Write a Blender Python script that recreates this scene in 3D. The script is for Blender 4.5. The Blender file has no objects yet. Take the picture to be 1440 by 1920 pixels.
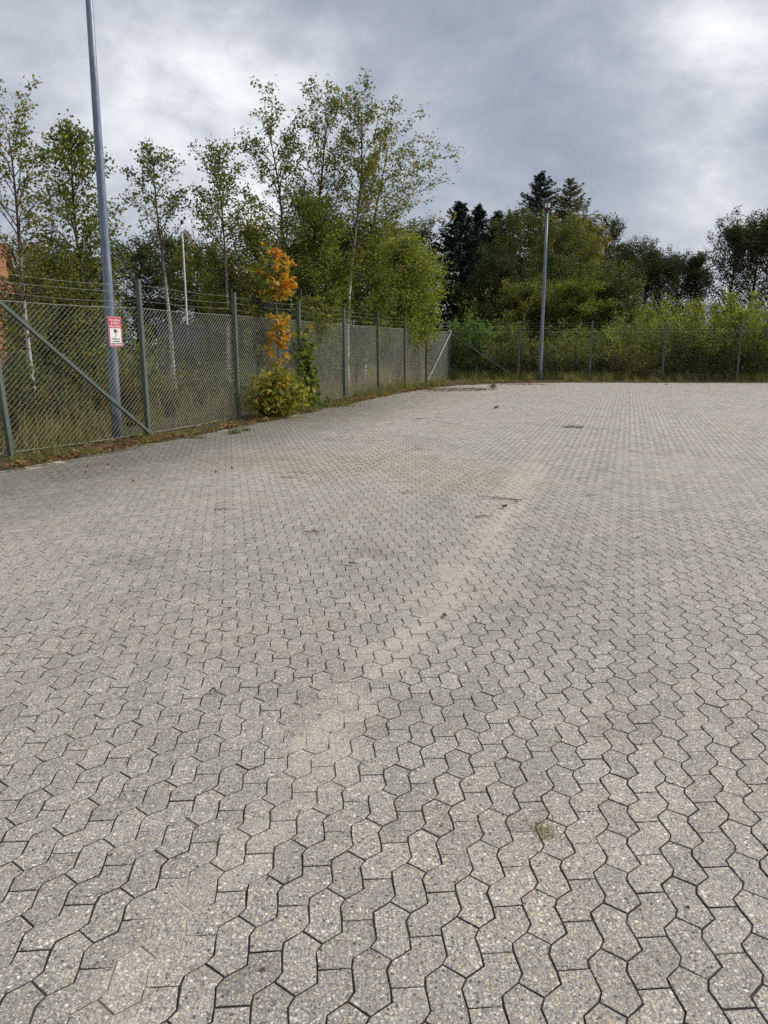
import bpy, math, random
import numpy as np
from mathutils import Vector, Matrix, Euler

SC = bpy.context.scene
COL = SC.collection
PI = math.pi

# ------------------------------------------------------------------ camera
F = 1442.0                                   # focal length in photo pixels (1440 x 1920)
PITCH = math.atan(313 / F)
CAMH = 1.5
cam_data = bpy.data.cameras.new('camera')
cam_data.sensor_fit = 'HORIZONTAL'
cam_data.sensor_width = 36.0
cam_data.lens = 36.0 * F / 1440.0
cam_data.clip_start = 0.05
cam_data.clip_end = 3000.0
cam = bpy.data.objects.new('camera', cam_data)
COL.objects.link(cam)
cam.location = (0, 0, CAMH)
cam.rotation_euler = (PI / 2 - PITCH, 0, 0)
SC.camera = cam

# ------------------------------------------------------------------ sun
SUN_AZ, SUN_EL = math.radians(76), math.radians(36)
sun_vec = Vector((math.sin(SUN_AZ) * math.cos(SUN_EL), math.cos(SUN_AZ) * math.cos(SUN_EL), math.sin(SUN_EL)))
sd = bpy.data.lights.new('sun', 'SUN')
sd.energy = 2.7
sd.angle = math.radians(14)
sd.color = (1.0, 0.94, 0.84)
so = bpy.data.objects.new('sun', sd)
COL.objects.link(so)
so.rotation_euler = sun_vec.to_track_quat('Z', 'Y').to_euler()
so.location = (20, 12, 30)


# ------------------------------------------------------------------ node helpers
class N:
    def __init__(s, tree):
        s.t = tree

    def add(s, typ, **kw):
        n = s.t.nodes.new(typ)
        for k, v in kw.items():
            setattr(n, k, v)
        return n

    def link(s, a, b):
        s.t.links.new(a, b)

    def setin(s, sock, v):
        if isinstance(v, bpy.types.NodeSocket):
            s.t.links.new(v, sock)
        elif v is not None:
            if isinstance(v, (tuple, list)) and sock.type == 'RGBA' and len(v) == 3:
                v = (*v, 1)
            sock.default_value = v

    def m(s, op, a, b=None, c=None, clamp=False):
        n = s.add('ShaderNodeMath', operation=op)
        n.use_clamp = clamp
        s.setin(n.inputs[0], a)
        if b is not None: s.setin(n.inputs[1], b)
        if c is not None: s.setin(n.inputs[2], c)
        return n.outputs[0]

    def vm(s, op, a, b=None):
        n = s.add('ShaderNodeVectorMath', operation=op)
        s.setin(n.inputs[0], a)
        if b is not None:
            s.setin(n.inputs[3 if op == 'SCALE' else 1], b)
        return n.outputs['Value'] if op in ('DOT_PRODUCT', 'LENGTH', 'DISTANCE') else n.outputs[0]

    def mix(s, fac, a, b, blend='MIX'):
        n = s.add('ShaderNodeMix', data_type='RGBA', blend_type=blend)
        s.setin(n.inputs[0], fac); s.setin(n.inputs[6], a); s.setin(n.inputs[7], b)
        return n.outputs[2]

    def ramp(s, fac, stops, interp='LINEAR'):
        n = s.add('ShaderNodeValToRGB')
        cr = n.color_ramp
        cr.interpolation = interp
        while len(cr.elements) < len(stops):
            cr.elements.new(0.5)
        for e, (p, c) in zip(cr.elements, stops):
            e.position = p
            e.color = (*c, 1) if isinstance(c, (tuple, list)) else (c, c, c, 1)
        s.setin(n.inputs[0], fac)
        return n.outputs[0]

    def noise(s, vec, scale, detail=4, rough=0.55, dist=0.0, out=0):
        n = s.add('ShaderNodeTexNoise')
        s.setin(n.inputs['Vector'], vec)
        n.inputs['Scale'].default_value = scale
        n.inputs['Detail'].default_value = detail
        n.inputs['Roughness'].default_value = rough
        n.inputs['Distortion'].default_value = dist
        return n.outputs[out]

    def smooth(s, v, lo, hi, a=0.0, b=1.0):
        n = s.add('ShaderNodeMapRange', interpolation_type='SMOOTHSTEP')
        s.setin(n.inputs[0], v)
        n.inputs[1].default_value = lo; n.inputs[2].default_value = hi
        n.inputs[3].default_value = a; n.inputs[4].default_value = b
        return n.outputs[0]


def pixdir(x, y):
    dx, dy = (x - 720) / F, -(y - 960) / F
    v = Vector((dx, math.cos(PITCH) + dy * math.sin(PITCH), -math.sin(PITCH) + dy * math.cos(PITCH)))
    return v.normalized()


# ------------------------------------------------------------------ world: overcast sky, broken cloud
world = bpy.data.worlds.new('World')
SC.world = world
world.use_nodes = True
wt = world.node_tree
wt.nodes.clear()
w = N(wt)
wo = w.add('ShaderNodeOutputWorld')
bg = w.add('ShaderNodeBackground')
bg.inputs[1].default_value = 0.086
sky = w.add('ShaderNodeTexSky', sky_type='NISHITA')
sky.sun_disc = False
sky.sun_elevation = SUN_EL
sky.sun_rotation = SUN_AZ
tc = w.add('ShaderNodeTexCoord')
D = w.vm('NORMALIZE', tc.outputs['Generated'])
sx = w.add('ShaderNodeSeparateXYZ'); w.link(D, sx.inputs[0])
P0 = w.vm('ADD', w.vm('MULTIPLY', D, (1.0, 1.0, 1.75)), (4.2, 1.7, 0.6))
warp = w.noise(P0, 2.2, 3, 0.5, out=1)
P1 = w.vm('ADD', P0, w.vm('SCALE', w.vm('SUBTRACT', warp, (0.5, 0.5, 0.5)), 0.18))
n_big = w.noise(P1, 2.4, 9, 0.5)
n_mid = w.noise(P1, 6.5, 8, 0.55)
n_fine = w.noise(P1, 18.0, 6, 0.6)
val = w.m('ADD', w.m('MULTIPLY', n_big, 0.52), w.m('ADD', w.m('MULTIPLY', n_mid, 0.33), w.m('MULTIPLY', n_fine, 0.15)))
# cloud masses seen in the picture: soft lighter and darker banks
for (px, py, tight, amt) in ((1430, 60, 160, 0.05), (1405, 100, 520, 0.06), (1300, 70, 600, 0.05), (1340, 300, 500, 0.05), (1220, 380, 60, -0.04),  (420, 235, 140, 0.12), (560, 105, 160, 0.05), (160, 120, 30, -0.06), (700, 60, 40, -0.05),
                             (230, 165, 120, 0.06), (880, 340, 110, 0.05), (1330, 310, 150, 0.06), (720, 350, 70, 0.07),
                             (1040, 150, 36, -0.07), (300, 55, 60, -0.04), (900, 220, 90, -0.03), (1180, 260, 60, -0.05),
                             (60, 200, 90, -0.02)):
    v = pixdir(px, py)
    d = w.vm('DOT_PRODUCT', D, tuple(v))
    g = w.m('POWER', 2.718, w.m('MULTIPLY', w.m('SUBTRACT', d, 1.0), float(tight)))
    val = w.m('ADD', val, w.m('MULTIPLY', w.m('MULTIPLY', g, w.m('SUBTRACT', w.m('MULTIPLY', n_mid, 4.0), 1.0)), amt))
cloud = w.ramp(val, [(0.38, (2.9, 3.2, 3.8)), (0.46, (3.7, 4.05, 4.7)), (0.53, (5.0, 5.35, 5.9)), (0.60, (6.7, 7.0, 7.4)), (0.72, (9.2, 9.3, 9.4))])
gap = w.smooth(val, 0.40, 0.62, 0.10, 0.0)
col = w.mix(gap, cloud, sky.outputs[0])
w.link(col, bg.inputs[0])
w.link(bg.outputs[0], wo.inputs[0])

SC.view_settings.view_transform = 'Standard'
SC.view_settings.look = 'None'
SC.view_settings.gamma = 1
SC.view_settings.use_curve_mapping = False
SC.view_settings.exposure = 0.45
SC.cycles.use_denoising = False
SC.cycles.use_adaptive_sampling = True
SC.cycles.adaptive_threshold = 0.02
SC.cycles.max_bounces = 5
SC.cycles.diffuse_bounces = 2
SC.cycles.glossy_bounces = 2
SC.cycles.transmission_bounces = 4
SC.cycles.transparent_max_bounces = 8


# ------------------------------------------------------------------ object helpers
def tag(o, label=None, cat=None, group=None, kind=None):
    if label: o['label'] = label
    if cat: o['category'] = cat
    if group: o['group'] = group
    if kind: o['kind'] = kind
    return o


def empty(name, loc=(0, 0, 0), rz=0.0):
    o = bpy.data.objects.new(name, None)
    COL.objects.link(o)
    o.location = loc
    o.rotation_euler = (0, 0, rz)
    return o


def link(name, mesh, parent=None, loc=None, rot=None):
    o = bpy.data.objects.new(name, mesh)
    COL.objects.link(o)
    if parent: o.parent = parent
    if loc is not None: o.location = loc
    if rot is not None: o.rotation_euler = rot
    return o


def mesh_np(name, V, faces_flat, loop_tot, mat=None, tone=None, smooth=False, mat2=None, midx=None):
    me = bpy.data.meshes.new(name)
    V = np.asarray(V, dtype=np.float32)
    ff = np.asarray(faces_flat, dtype=np.int32).ravel()
    lt = np.asarray(loop_tot, dtype=np.int32).ravel()
    me.vertices.add(len(V)); me.vertices.foreach_set('co', V.ravel())
    me.loops.add(len(ff)); me.loops.foreach_set('vertex_index', ff)
    me.polygons.add(len(lt))
    ls = np.concatenate(([0], np.cumsum(lt)[:-1])).astype(np.int32)
    me.polygons.foreach_set('loop_start', ls)
    me.polygons.foreach_set('loop_total', lt)
    me.polygons.foreach_set('use_smooth', np.full(len(lt), bool(smooth)))
    me.update(calc_edges=True)
    if tone is not None:
        a = me.attributes.new('tone', 'FLOAT', 'FACE')
        a.data.foreach_set('value', np.asarray(tone, dtype=np.float32))
    if mat: me.materials.append(mat)
    if mat2:
        me.materials.append(mat2)
        me.polygons.foreach_set('material_index', np.asarray(midx, dtype=np.int32))
    return me


class MB:
    """collects shapes into one mesh"""
    def __init__(s):
        s.v, s.f, s.t = [], [], []

    def poly(s, pts, tone=0.0):
        b = len(s.v)
        s.v += [tuple(p) for p in pts]
        s.f.append(tuple(range(b, b + len(pts)))); s.t.append(tone)

    def box(s, c, size, M=None, bev=0.0):
        hx, hy, hz = [q / 2 for q in size]
        b = bev
        vs = []
        if b <= 0:
            vs = [Vector((sx * hx, sy * hy, sz * hz)) for sz in (-1, 1) for sy in (-1, 1) for sx in (-1, 1)]
            fs = [(0, 2, 3, 1), (4, 5, 7, 6), (0, 1, 5, 4), (2, 6, 7, 3), (0, 4, 6, 2), (1, 3, 7, 5)]
        else:
            ring = [(hx - b, -hy), (hx, -hy + b), (hx, hy - b), (hx - b, hy), (-hx + b, hy), (-hx, hy - b), (-hx, -hy + b), (-hx + b, -hy)]
            vs = [Vector((x, y, z)) for z in (-hz, hz) for x, y in ring]
            fs = [tuple(range(7, -1, -1)), tuple(range(8, 16))] + [(i, (i + 1) % 8, 8 + (i + 1) % 8, 8 + i) for i in range(8)]
        base = len(s.v)
        for v in vs:
            if M is not None: v = M @ v
            s.v.append((v[0] + c[0], v[1] + c[1], v[2] + c[2]))
        for f in fs:
            s.f.append(tuple(base + i for i in f)); s.t.append(0.0)

    def tube(s, pts, rad, sides=5, tone=None, cap=True):
        pts = np.asarray(pts, dtype=float)
        n = len(pts)
        rad = np.broadcast_to(np.asarray(rad, dtype=float), (n,))
        tg = np.gradient(pts, axis=0)
        tg /= np.linalg.norm(tg, axis=1)[:, None] + 1e-9
        ref = np.array([0.0, 0.0, 1.0]) if abs(tg[0][2]) < 0.9 else np.array([1.0, 0.0, 0.0])
        a = np.cross(tg, ref); a /= np.linalg.norm(a, axis=1)[:, None] + 1e-9
        b = np.cross(tg, a)
        th = np.arange(sides) * 2 * PI / sides
        ring = (a[:, None, :] * np.cos(th)[None, :, None] + b[:, None, :] * np.sin(th)[None, :, None]) * rad[:, None, None] + pts[:, None, :]
        base = len(s.v)
        s.v += [tuple(p) for p in ring.reshape(-1, 3)]
        for i in range(n - 1):
            tn = 0.0 if tone is None else (tone if np.isscalar(tone) else tone[i])
            for j in range(sides):
                k = (j + 1) % sides
                s.f.append((base + i * sides + j, base + (i + 1) * sides + j, base + (i + 1) * sides + k, base + i * sides + k))
                s.t.append(tn)
        if cap:
            s.f.append(tuple(base + j for j in range(sides))); s.t.append(0.0)
            s.f.append(tuple(base + (n - 1) * sides + j for j in range(sides - 1, -1, -1))); s.t.append(0.0)

    def mesh(s, name, mat=None, smooth=False):
        flat = [i for f in s.f for i in f]
        return mesh_np(name, np.array(s.v, dtype=np.float32).reshape(-1, 3), flat, [len(f) for f in s.f], mat, s.t, smooth)

    def build(s, name, mat=None, parent=None, smooth=False, loc=None, rot=None):
        return link(name, s.mesh(name, mat, smooth), parent, loc, rot)


def ground_pt(x, y, z=0.0):
    d = pixdir(x, y)
    t = (z - CAMH) / d.z
    return Vector((d.x * t, d.y * t, z))


def at(px, dist, z=1.5):
    zc = dist * math.cos(PITCH) - (z - CAMH) * math.sin(PITCH)
    return Vector(((px - 720) / F * zc, dist, 0))


def hz(py, dist):
    return CAMH + dist * math.tan(math.atan((960 - py) / F) - PITCH)


# ------------------------------------------------------------------ materials
def new_mat(name):
    m = bpy.data.materials.new(name)
    m.use_nodes = True
    m.node_tree.nodes.clear()
    n = N(m.node_tree)
    out = n.add('ShaderNodeOutputMaterial')
    return m, n, out


def principled(n, out, color, rough=0.7, metal=0.0, spec=0.5, bump=None, bump_strength=0.3, bump_dist=0.01):
    b = n.add('ShaderNodeBsdfPrincipled')
    n.setin(b.inputs['Base Color'], color)
    n.setin(b.inputs['Roughness'], rough)
    n.setin(b.inputs['Metallic'], metal)
    b.inputs['Specular IOR Level'].default_value = spec
    if bump is not None:
        bn = n.add('ShaderNodeBump')
        bn.inputs['Strength'].default_value = bump_strength
        bn.inputs['Distance'].default_value = bump_dist
        n.link(bump, bn.inputs['Height'])
        n.link(bn.outputs[0], b.inputs['Normal'])
    n.link(b.outputs[0], out.inputs[0])
    return b


def pos_of(n, kind='pos'):
    if kind == 'pos':
        return n.add('ShaderNodeNewGeometry').outputs['Position']
    return n.add('ShaderNodeTexCoord').outputs['Object']


def tone_of(n, obj_amt=0.0):
    a = n.add('ShaderNodeAttribute'); a.attribute_name = 'tone'
    t = a.outputs['Fac']
    if obj_amt:
        oi = n.add('ShaderNodeObjectInfo')
        t = n.m('ADD', t, n.m('MULTIPLY', n.m('SUBTRACT', oi.outputs['Random'], 0.5), obj_amt))
    return t


def noisy_mat(name, c1, c2, scale=8.0, rough=0.7, metal=0.0, spec=0.4, coords='obj', bump=0.15, bdist=0.004, stretch=None, detail=6):
    m, n, out = new_mat(name)
    v = pos_of(n, coords)
    if stretch:
        v = n.vm('MULTIPLY', v, stretch)
    f = n.noise(v, scale, detail, 0.6)
    c = n.mix(n.smooth(f, 0.3, 0.7), c1, c2)
    principled(n, out, c, rough, metal, spec, f, bump, bdist)
    return m


def leaf_mat(name, stops, trans=0.35, rough=0.6, obj_amt=0.18, spec=0.2):
    m, n, out = new_mat(name)
    t = tone_of(n, obj_amt)
    c = n.ramp(t, stops)
    b = n.add('ShaderNodeBsdfPrincipled')
    n.setin(b.inputs['Base Color'], c)
    b.inputs['Roughness'].default_value = rough
    b.inputs['Specular IOR Level'].default_value = spec
    tr = n.add('ShaderNodeBsdfTranslucent')
    n.link(n.mix(1.0, c, (1.25, 1.2, 0.7), 'MULTIPLY'), tr.inputs[0])
    mx = n.add('ShaderNodeMixShader')
    mx.inputs[0].default_value = trans
    n.link(b.outputs[0], mx.inputs[1]); n.link(tr.outputs[0], mx.inputs[2])
    n.link(mx.outputs[0], out.inputs[0])
    return m


# trail of sand that crosses the yard: centre x as a function of y
TRAIL = [(1.2, -0.75), (1.56, -0.60), (1.87, -0.51), (2.27, -0.28), (2.9, -0.22), (3.56, 0.03), (4.18, 0.31), (5.29, 0.61), (6.09, 0.87), (7.97, 1.41), (9.83, 1.93), (12.0, 2.5)]
TY = np.array([a for a, b in TRAIL]); TX = np.array([b for a, b in TRAIL])


def trail_x(y):
    return np.interp(y, TY, TX)


FDIR = Vector((0.2905, 0.9569, 0)).normalized()        # direction of the long fence
FNRM = Vector((FDIR.y, -FDIR.x, 0))                    # towards the yard
P2 = Vector((-3.87, 12.62, 0))


def trail_mask(n, P):
    s = n.add('ShaderNodeSeparateXYZ'); n.link(P, s.inputs[0])
    fc = n.add('ShaderNodeFloatCurve')
    cm = fc.mapping; c = cm.curves[0]
    cm.use_clip = False
    pts = [((y - 1.2) / 10.8, (x + 1.0) / 4.0) for y, x in TRAIL]
    while len(c.points) < len(pts): c.points.new(0.5, 0.5)
    for p, q in zip(c.points, pts): p.location = q; p.handle_type = 'VECTOR'
    cm.update()
    n.link(n.m('DIVIDE', n.m('SUBTRACT', s.outputs[1], 1.2), 10.8, clamp=True), fc.inputs['Value'])
    xc = n.m('SUBTRACT', n.m('MULTIPLY', fc.outputs[0], 4.0), 1.0)
    d = n.m('ABSOLUTE', n.m('SUBTRACT', s.outputs[0], xc))
    wob = n.noise(P, 2.6, 6, 0.65)
    d = n.m('SUBTRACT', d, n.m('MULTIPLY', n.m('SUBTRACT', wob, 0.5), 0.75))
    wid = n.m('ADD', 0.06, n.m('MULTIPLY', s.outputs[1], 0.019))
    r = n.m('DIVIDE', d, wid)
    mk = n.smooth(r, 0.1, 1.5, 1.0, 0.0)
    end = n.m('MULTIPLY', n.smooth(s.outputs[1], 9.0, 12.5, 1.0, 0.0), n.smooth(s.outputs[1], 1.6, 3.4, 0.5, 1.0))
    return n.m('MULTIPLY', mk, end), s


# --- pavers: exposed aggregate concrete
def make_paver_mat():
    m, n, out = new_mat('exposed_aggregate_concrete')
    P = pos_of(n, 'pos')
    a = n.add('ShaderNodeAttribute'); a.attribute_name = 'tone'
    oi = n.add('ShaderNodeObjectInfo')
    tone = n.m('FRACT', n.m('ADD', a.outputs['Fac'], oi.outputs['Random']))
    off = n.add('ShaderNodeCombineXYZ'); n.link(n.m('MULTIPLY', tone, 9.0), off.inputs[2])
    Q = n.vm('ADD', P, off.outputs[0])
    Qw = n.vm('ADD', Q, n.vm('SCALE', n.noise(Q, 160, 2, 0.5, out=1), 0.004))
    def vor(scale):
        v = n.add('ShaderNodeTexVoronoi')
        n.link(Qw, v.inputs['Vector']); v.inputs['Scale'].default_value = scale
        sp = n.add('ShaderNodeSeparateColor'); n.link(v.outputs['Color'], sp.inputs[0])
        return v.outputs['Distance'], sp.outputs[0], sp.outputs[1]
    d1, r1, g1 = vor(95.0)
    d2, r2, g2 = vor(210.0)
    stops = [(0.0, (0.07, 0.07, 0.07)), (0.10, (0.14, 0.14, 0.145)), (0.22, (0.26, 0.255, 0.25)), (0.42, (0.36, 0.35, 0.335)),
             (0.58, (0.44, 0.42, 0.38)), (0.70, (0.55, 0.50, 0.41)), (0.77, (0.44, 0.34, 0.23)), (0.82, (0.31, 0.31, 0.32)), (0.90, (0.66, 0.62, 0.54)), (1.0, (0.80, 0.77, 0.72))]
    c1 = n.ramp(r1, stops)
    c2 = n.ramp(r2, stops)
    big = n.smooth(d1, 0.35, 0.55, 1.0, 0.0)          # pebble or mortar between pebbles
    pick = n.smooth(g1, 0.34, 0.4, 0.0, 1.0)
    stone = n.mix(n.m('MULTIPLY', big, pick), n.mix(n.smooth(d2, 0.42, 0.62, 1.0, 0.1), (0.27, 0.26, 0.24), c2), c1)
    # stone to stone and large scale variation
    br = n.m('ADD', n.m('ADD', 0.90, n.m('MULTIPLY', tone, 0.20)), n.smooth(n.m('FRACT', n.m('MULTIPLY', tone, 7.31)), 0.88, 0.96, 0.0, -0.05))
    lg = n.noise(P, 0.45, 5, 0.6)
    md = n.noise(P, 3.0, 5, 0.65)
    br = n.m('MULTIPLY', br, n.m('ADD', 0.80, n.m('ADD', n.m('MULTIPLY', lg, 0.22), n.m('MULTIPLY', md, 0.2))))
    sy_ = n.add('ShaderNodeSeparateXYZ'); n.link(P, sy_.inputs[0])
    br = n.m('MULTIPLY', br, n.smooth(sy_.outputs[1], 3.0, 16.0, 0.96, 1.20))  # paler with distance: sheen of the far paving put into the colour
    stn = n.smooth(n.noise(n.vm('ADD', P, (11, 3, 0)), 1.25, 6, 0.65), 0.54, 0.70, 1.0, 0.80)
    spt = n.smooth(n.noise(n.vm('ADD', P, (5, 19, 0)), 9.0, 4, 0.6), 0.66, 0.76, 1.0, 0.78)
    br = n.m('MULTIPLY', br, n.m('MULTIPLY', stn, spt))
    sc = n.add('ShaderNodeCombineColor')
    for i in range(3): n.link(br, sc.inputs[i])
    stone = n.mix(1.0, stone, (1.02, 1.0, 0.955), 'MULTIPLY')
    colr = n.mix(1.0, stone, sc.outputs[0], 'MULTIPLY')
    warm = n.smooth(n.noise(n.vm('ADD', P, (3, 7, 0)), 0.8, 4, 0.6), 0.45, 0.7)
    colr = n.mix(n.m('MULTIPLY', warm, 0.2), colr, n.mix(1.0, colr, (1.10, 1.0, 0.84), 'MULTIPLY'))
    # sand rubbed into the surface along the trail
    tm, s = trail_mask(n, P)
    grit = n.noise(P, 60, 4, 0.7)
    tm = n.m('MULTIPLY', tm, n.smooth(n.noise(n.vm('ADD', P, (2, 8, 0)), 5.0, 6, 0.7), 0.36, 0.58, 0.35, 1.0))
    tm2 = n.m('MULTIPLY', tm, n.smooth(grit, 0.36, 0.66, 0.16, 0.90))
    colr = n.mix(tm2, colr, (0.57, 0.52, 0.43))
    # brown silt where water stands
    def ell(cx_, cy_, rx, ry):
        ax_ = n.m('DIVIDE', n.m('SUBTRACT', s.outputs[0], cx_), rx); ay_ = n.m('DIVIDE', n.m('SUBTRACT', s.outputs[1], cy_), ry)
        return n.m('ADD', n.m('MULTIPLY', ax_, ax_), n.m('MULTIPLY', ay_, ay_))
    rr = n.m('MINIMUM', ell(-0.55, 10.0, 1.8, 1.0), ell(0.95, 8.5, 0.75, 0.8))
    rr = n.m('ADD', rr, n.m('MULTIPLY', n.m('SUBTRACT', n.noise(P, 1.1, 5, 0.6), 0.5), 2.0))
    silt = n.smooth(rr, 0.1, 1.7, 0.36, 0.0)
    colr = n.mix(silt, colr, n.mix(1.0, colr, (0.98, 0.86, 0.62), 'MULTIPLY'))
    # dark algae film close to the fence
    fd = n.m('ADD', n.vm('DOT_PRODUCT', n.vm('SUBTRACT', P, tuple(P2)), tuple(FNRM)), n.m('MULTIPLY', n.m('SUBTRACT', n.noise(P, 0.7, 5, 0.65), 0.5), 1.6))
    alg = n.smooth(fd, 1.0, 3.6, 1.0, 0.0)
    alg = n.m('MULTIPLY', alg, n.smooth(s.outputs[1], 5.0, 9.0, 0.5, 1.0))
    alg = n.m('MULTIPLY', alg, n.smooth(s.outputs[1], 17.0, 27.0, 1.0, 0.3))
    colr = n.mix(alg, colr, n.mix(1.0, colr, (0.50, 0.50, 0.475), 'MULTIPLY'))
    h = n.m('ADD', n.m('MULTIPLY', d1, -0.6), n.m('MULTIPLY', d2, -0.4))
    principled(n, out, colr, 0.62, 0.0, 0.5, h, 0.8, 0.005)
    return m


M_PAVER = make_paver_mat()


def make_bed_mat():
    m, n, out = new_mat('joint_soil')
    P = pos_of(n, 'pos')
    f = n.noise(P, 90, 4, 0.7)
    c = n.mix(f, (0.026, 0.024, 0.020), (0.072, 0.064, 0.052))
    tm, s = trail_mask(n, P)
    c = n.mix(n.m('MULTIPLY', tm, 0.45), c, (0.30, 0.265, 0.205))
    lg = n.smooth(n.noise(P, 5.5, 5, 0.7), 0.5, 0.68)
    c = n.mix(n.m('MULTIPLY', lg, 0.55), c, (0.13, 0.115, 0.095))
    principled(n, out, c, 0.95, 0, 0.2, f, 0.6, 0.004)
    return m


M_BED = make_bed_mat()


def make_sand_mat():
    m, n, out = new_mat('dry_sand')
    P = pos_of(n, 'pos')
    f = n.noise(P, 300, 3, 0.8)
    g = n.noise(P, 14, 5, 0.6)
    c = n.mix(f, (0.34, 0.30, 0.23), (0.56, 0.51, 0.42))
    c = n.mix(n.smooth(g, 0.4, 0.7, 0.0, 0.4), c, (0.40, 0.33, 0.24))
    principled(n, out, c, 0.95, 0, 0.2, f, 0.5, 0.002)
    return m


M_SAND = make_sand_mat()


def make_soil_mat(name, a, b, c3):
    m, n, out = new_mat(name)
    P = pos_of(n, 'pos')
    f = n.noise(P, 22, 6, 0.7)
    g = n.noise(P, 1.3, 5, 0.6)
    c = n.mix(f, a, b)
    c = n.mix(n.smooth(g, 0.42, 0.62), c, c3)
    principled(n, out, c, 0.95, 0, 0.15, f, 0.8, 0.03)
    return m


M_SOIL = make_soil_mat('verge_soil', (0.05, 0.038, 0.025), (0.13, 0.10, 0.07), (0.09, 0.085, 0.04))
M_FIELD = make_soil_mat('meadow_soil', (0.04, 0.045, 0.02), (0.10, 0.085, 0.05), (0.07, 0.075, 0.03))

M_POST = noisy_mat('green_grey_post_paint', (0.070, 0.090, 0.075), (0.098, 0.122, 0.102), 5, 0.5, 0.0, 0.5, bump=0.05)
M_BRACEW = noisy_mat('bare_galvanised_brace', (0.20, 0.21, 0.195), (0.32, 0.32, 0.30), 9, 0.5, 0.2, 0.5, bump=0.05)
M_WIRE = noisy_mat('weathered_fence_wire', (0.31, 0.315, 0.27), (0.46, 0.455, 0.39), 12, 0.5, 0.1, 0.5, coords='pos', bump=0.0)
M_WIREG = noisy_mat('dark_green_wire', (0.17, 0.18, 0.14), (0.27, 0.28, 0.22), 12, 0.6, 0.0, 0.4, coords='pos', bump=0.0)  # darker green grey than the long fence wire, for the far mesh
M_BARB = noisy_mat('galvanised_wire', (0.34, 0.34, 0.32), (0.48, 0.48, 0.46), 10, 0.45, 0.4, 0.5, coords='pos', bump=0.0)


def make_galv():
    m, n, out = new_mat('galvanised_steel_pole')
    P = pos_of(n, 'obj')
    v = n.add('ShaderNodeTexVoronoi'); n.link(n.vm('MULTIPLY', P, (1, 1, 0.35)), v.inputs[0]); v.inputs['Scale'].default_value = 38
    sp = n.add('ShaderNodeSeparateColor'); n.link(v.outputs['Color'], sp.inputs[0])
    f = n.noise(n.vm('MULTIPLY', P, (1, 1, 0.15)), 14, 6, 0.65)
    c = n.mix(sp.outputs[0], (0.135, 0.165, 0.225), (0.20, 0.235, 0.30))
    c = n.mix(n.smooth(f, 0.45, 0.7, 0.0, 0.5), c, (0.29, 0.32, 0.37))
    principled(n, out, c, 0.5, 0.35, 0.5, f, 0.08, 0.004)
    return m


M_GALV = make_galv()
M_DARKMETAL = noisy_mat('dark_lantern_housing', (0.05, 0.045, 0.04), (0.10, 0.09, 0.075), 20, 0.5, 0.3)
M_IRON = noisy_mat('cast_iron', (0.035, 0.034, 0.033), (0.075, 0.07, 0.066), 30, 0.6, 0.5)
M_GRATE = noisy_mat('worn_dusty_iron', (0.14, 0.135, 0.125), (0.26, 0.25, 0.23), 30, 0.7, 0.2)
M_PIT = noisy_mat('drain_pit', (0.01, 0.01, 0.01), (0.02, 0.02, 0.018), 10, 0.9)


def make_glass():
    m, n, out = new_mat('lantern_glass')
    b = principled(n, out, (0.75, 0.78, 0.78), 0.15, 0, 0.5)
    b.inputs['Transmission Weight'].default_value = 0.7
    return m


M_GLASS = make_glass()

G1 = (0.020, 0.032, 0.010)
LM_BIRCH = leaf_mat('birch_leaf', [(0.0, (0.070, 0.104, 0.024)), (0.45, (0.121, 0.170, 0.035)), (0.72, (0.198, 0.220, 0.045)), (0.86, (0.350, 0.279, 0.052)), (0.95, (0.557, 0.340, 0.059)), (1.0, (0.510, 0.239, 0.059))], 0.46)
LM_DARK = leaf_mat('dark_foliage', [(0.0, (0.027, 0.041, 0.014)), (0.5, (0.055, 0.075, 0.023)), (0.85, (0.095, 0.113, 0.032)), (1.0, (0.183, 0.145, 0.043))], 0.30)
LM_MID = leaf_mat('mid_green_foliage', [(0.0, (0.082, 0.117, 0.023)), (0.5, (0.153, 0.203, 0.037)), (0.82, (0.246, 0.280, 0.050)), (1.0, (0.469, 0.367, 0.078))], 0.45)
LM_LIGHT = leaf_mat('light_green_foliage', [(0.0, (0.116, 0.155, 0.028)), (0.5, (0.221, 0.281, 0.048)), (0.85, (0.348, 0.368, 0.066)), (1.0, (0.649, 0.484, 0.094))], 0.48)
LM_OLIVE = leaf_mat('olive_foliage', [(0.0, (0.070, 0.081, 0.021)), (0.5, (0.148, 0.170, 0.038)), (0.8, (0.229, 0.232, 0.052)), (0.93, (0.337, 0.270, 0.069)), (1.0, (0.515, 0.309, 0.086))], 0.42)
LM_DEEP = leaf_mat('deep_green_foliage', [(0.0, (0.040, 0.055, 0.016)), (0.5, (0.085, 0.11, 0.028)), (0.82, (0.14, 0.165, 0.04)), (1.0, (0.25, 0.20, 0.06))], 0.36)
LM_FRESH = leaf_mat('fresh_green_foliage', [(0.0, (0.06, 0.11, 0.025)), (0.5, (0.12, 0.22, 0.045)), (0.85, (0.20, 0.31, 0.07)), (1.0, (0.30, 0.33, 0.08))], 0.48)
LM_HEDGE = leaf_mat('hedge_foliage', [(0.0, (0.081, 0.105, 0.021)), (0.5, (0.169, 0.211, 0.043)), (0.82, (0.258, 0.303, 0.064)), (1.0, (0.355, 0.312, 0.076))], 0.50)
LM_YELLOW = leaf_mat('yellowing_foliage', [(0.0, (0.091, 0.117, 0.026)), (0.5, (0.182, 0.182, 0.039)), (0.8, (0.351, 0.273, 0.058)), (1.0, (0.494, 0.299, 0.052))], 0.42)
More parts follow.
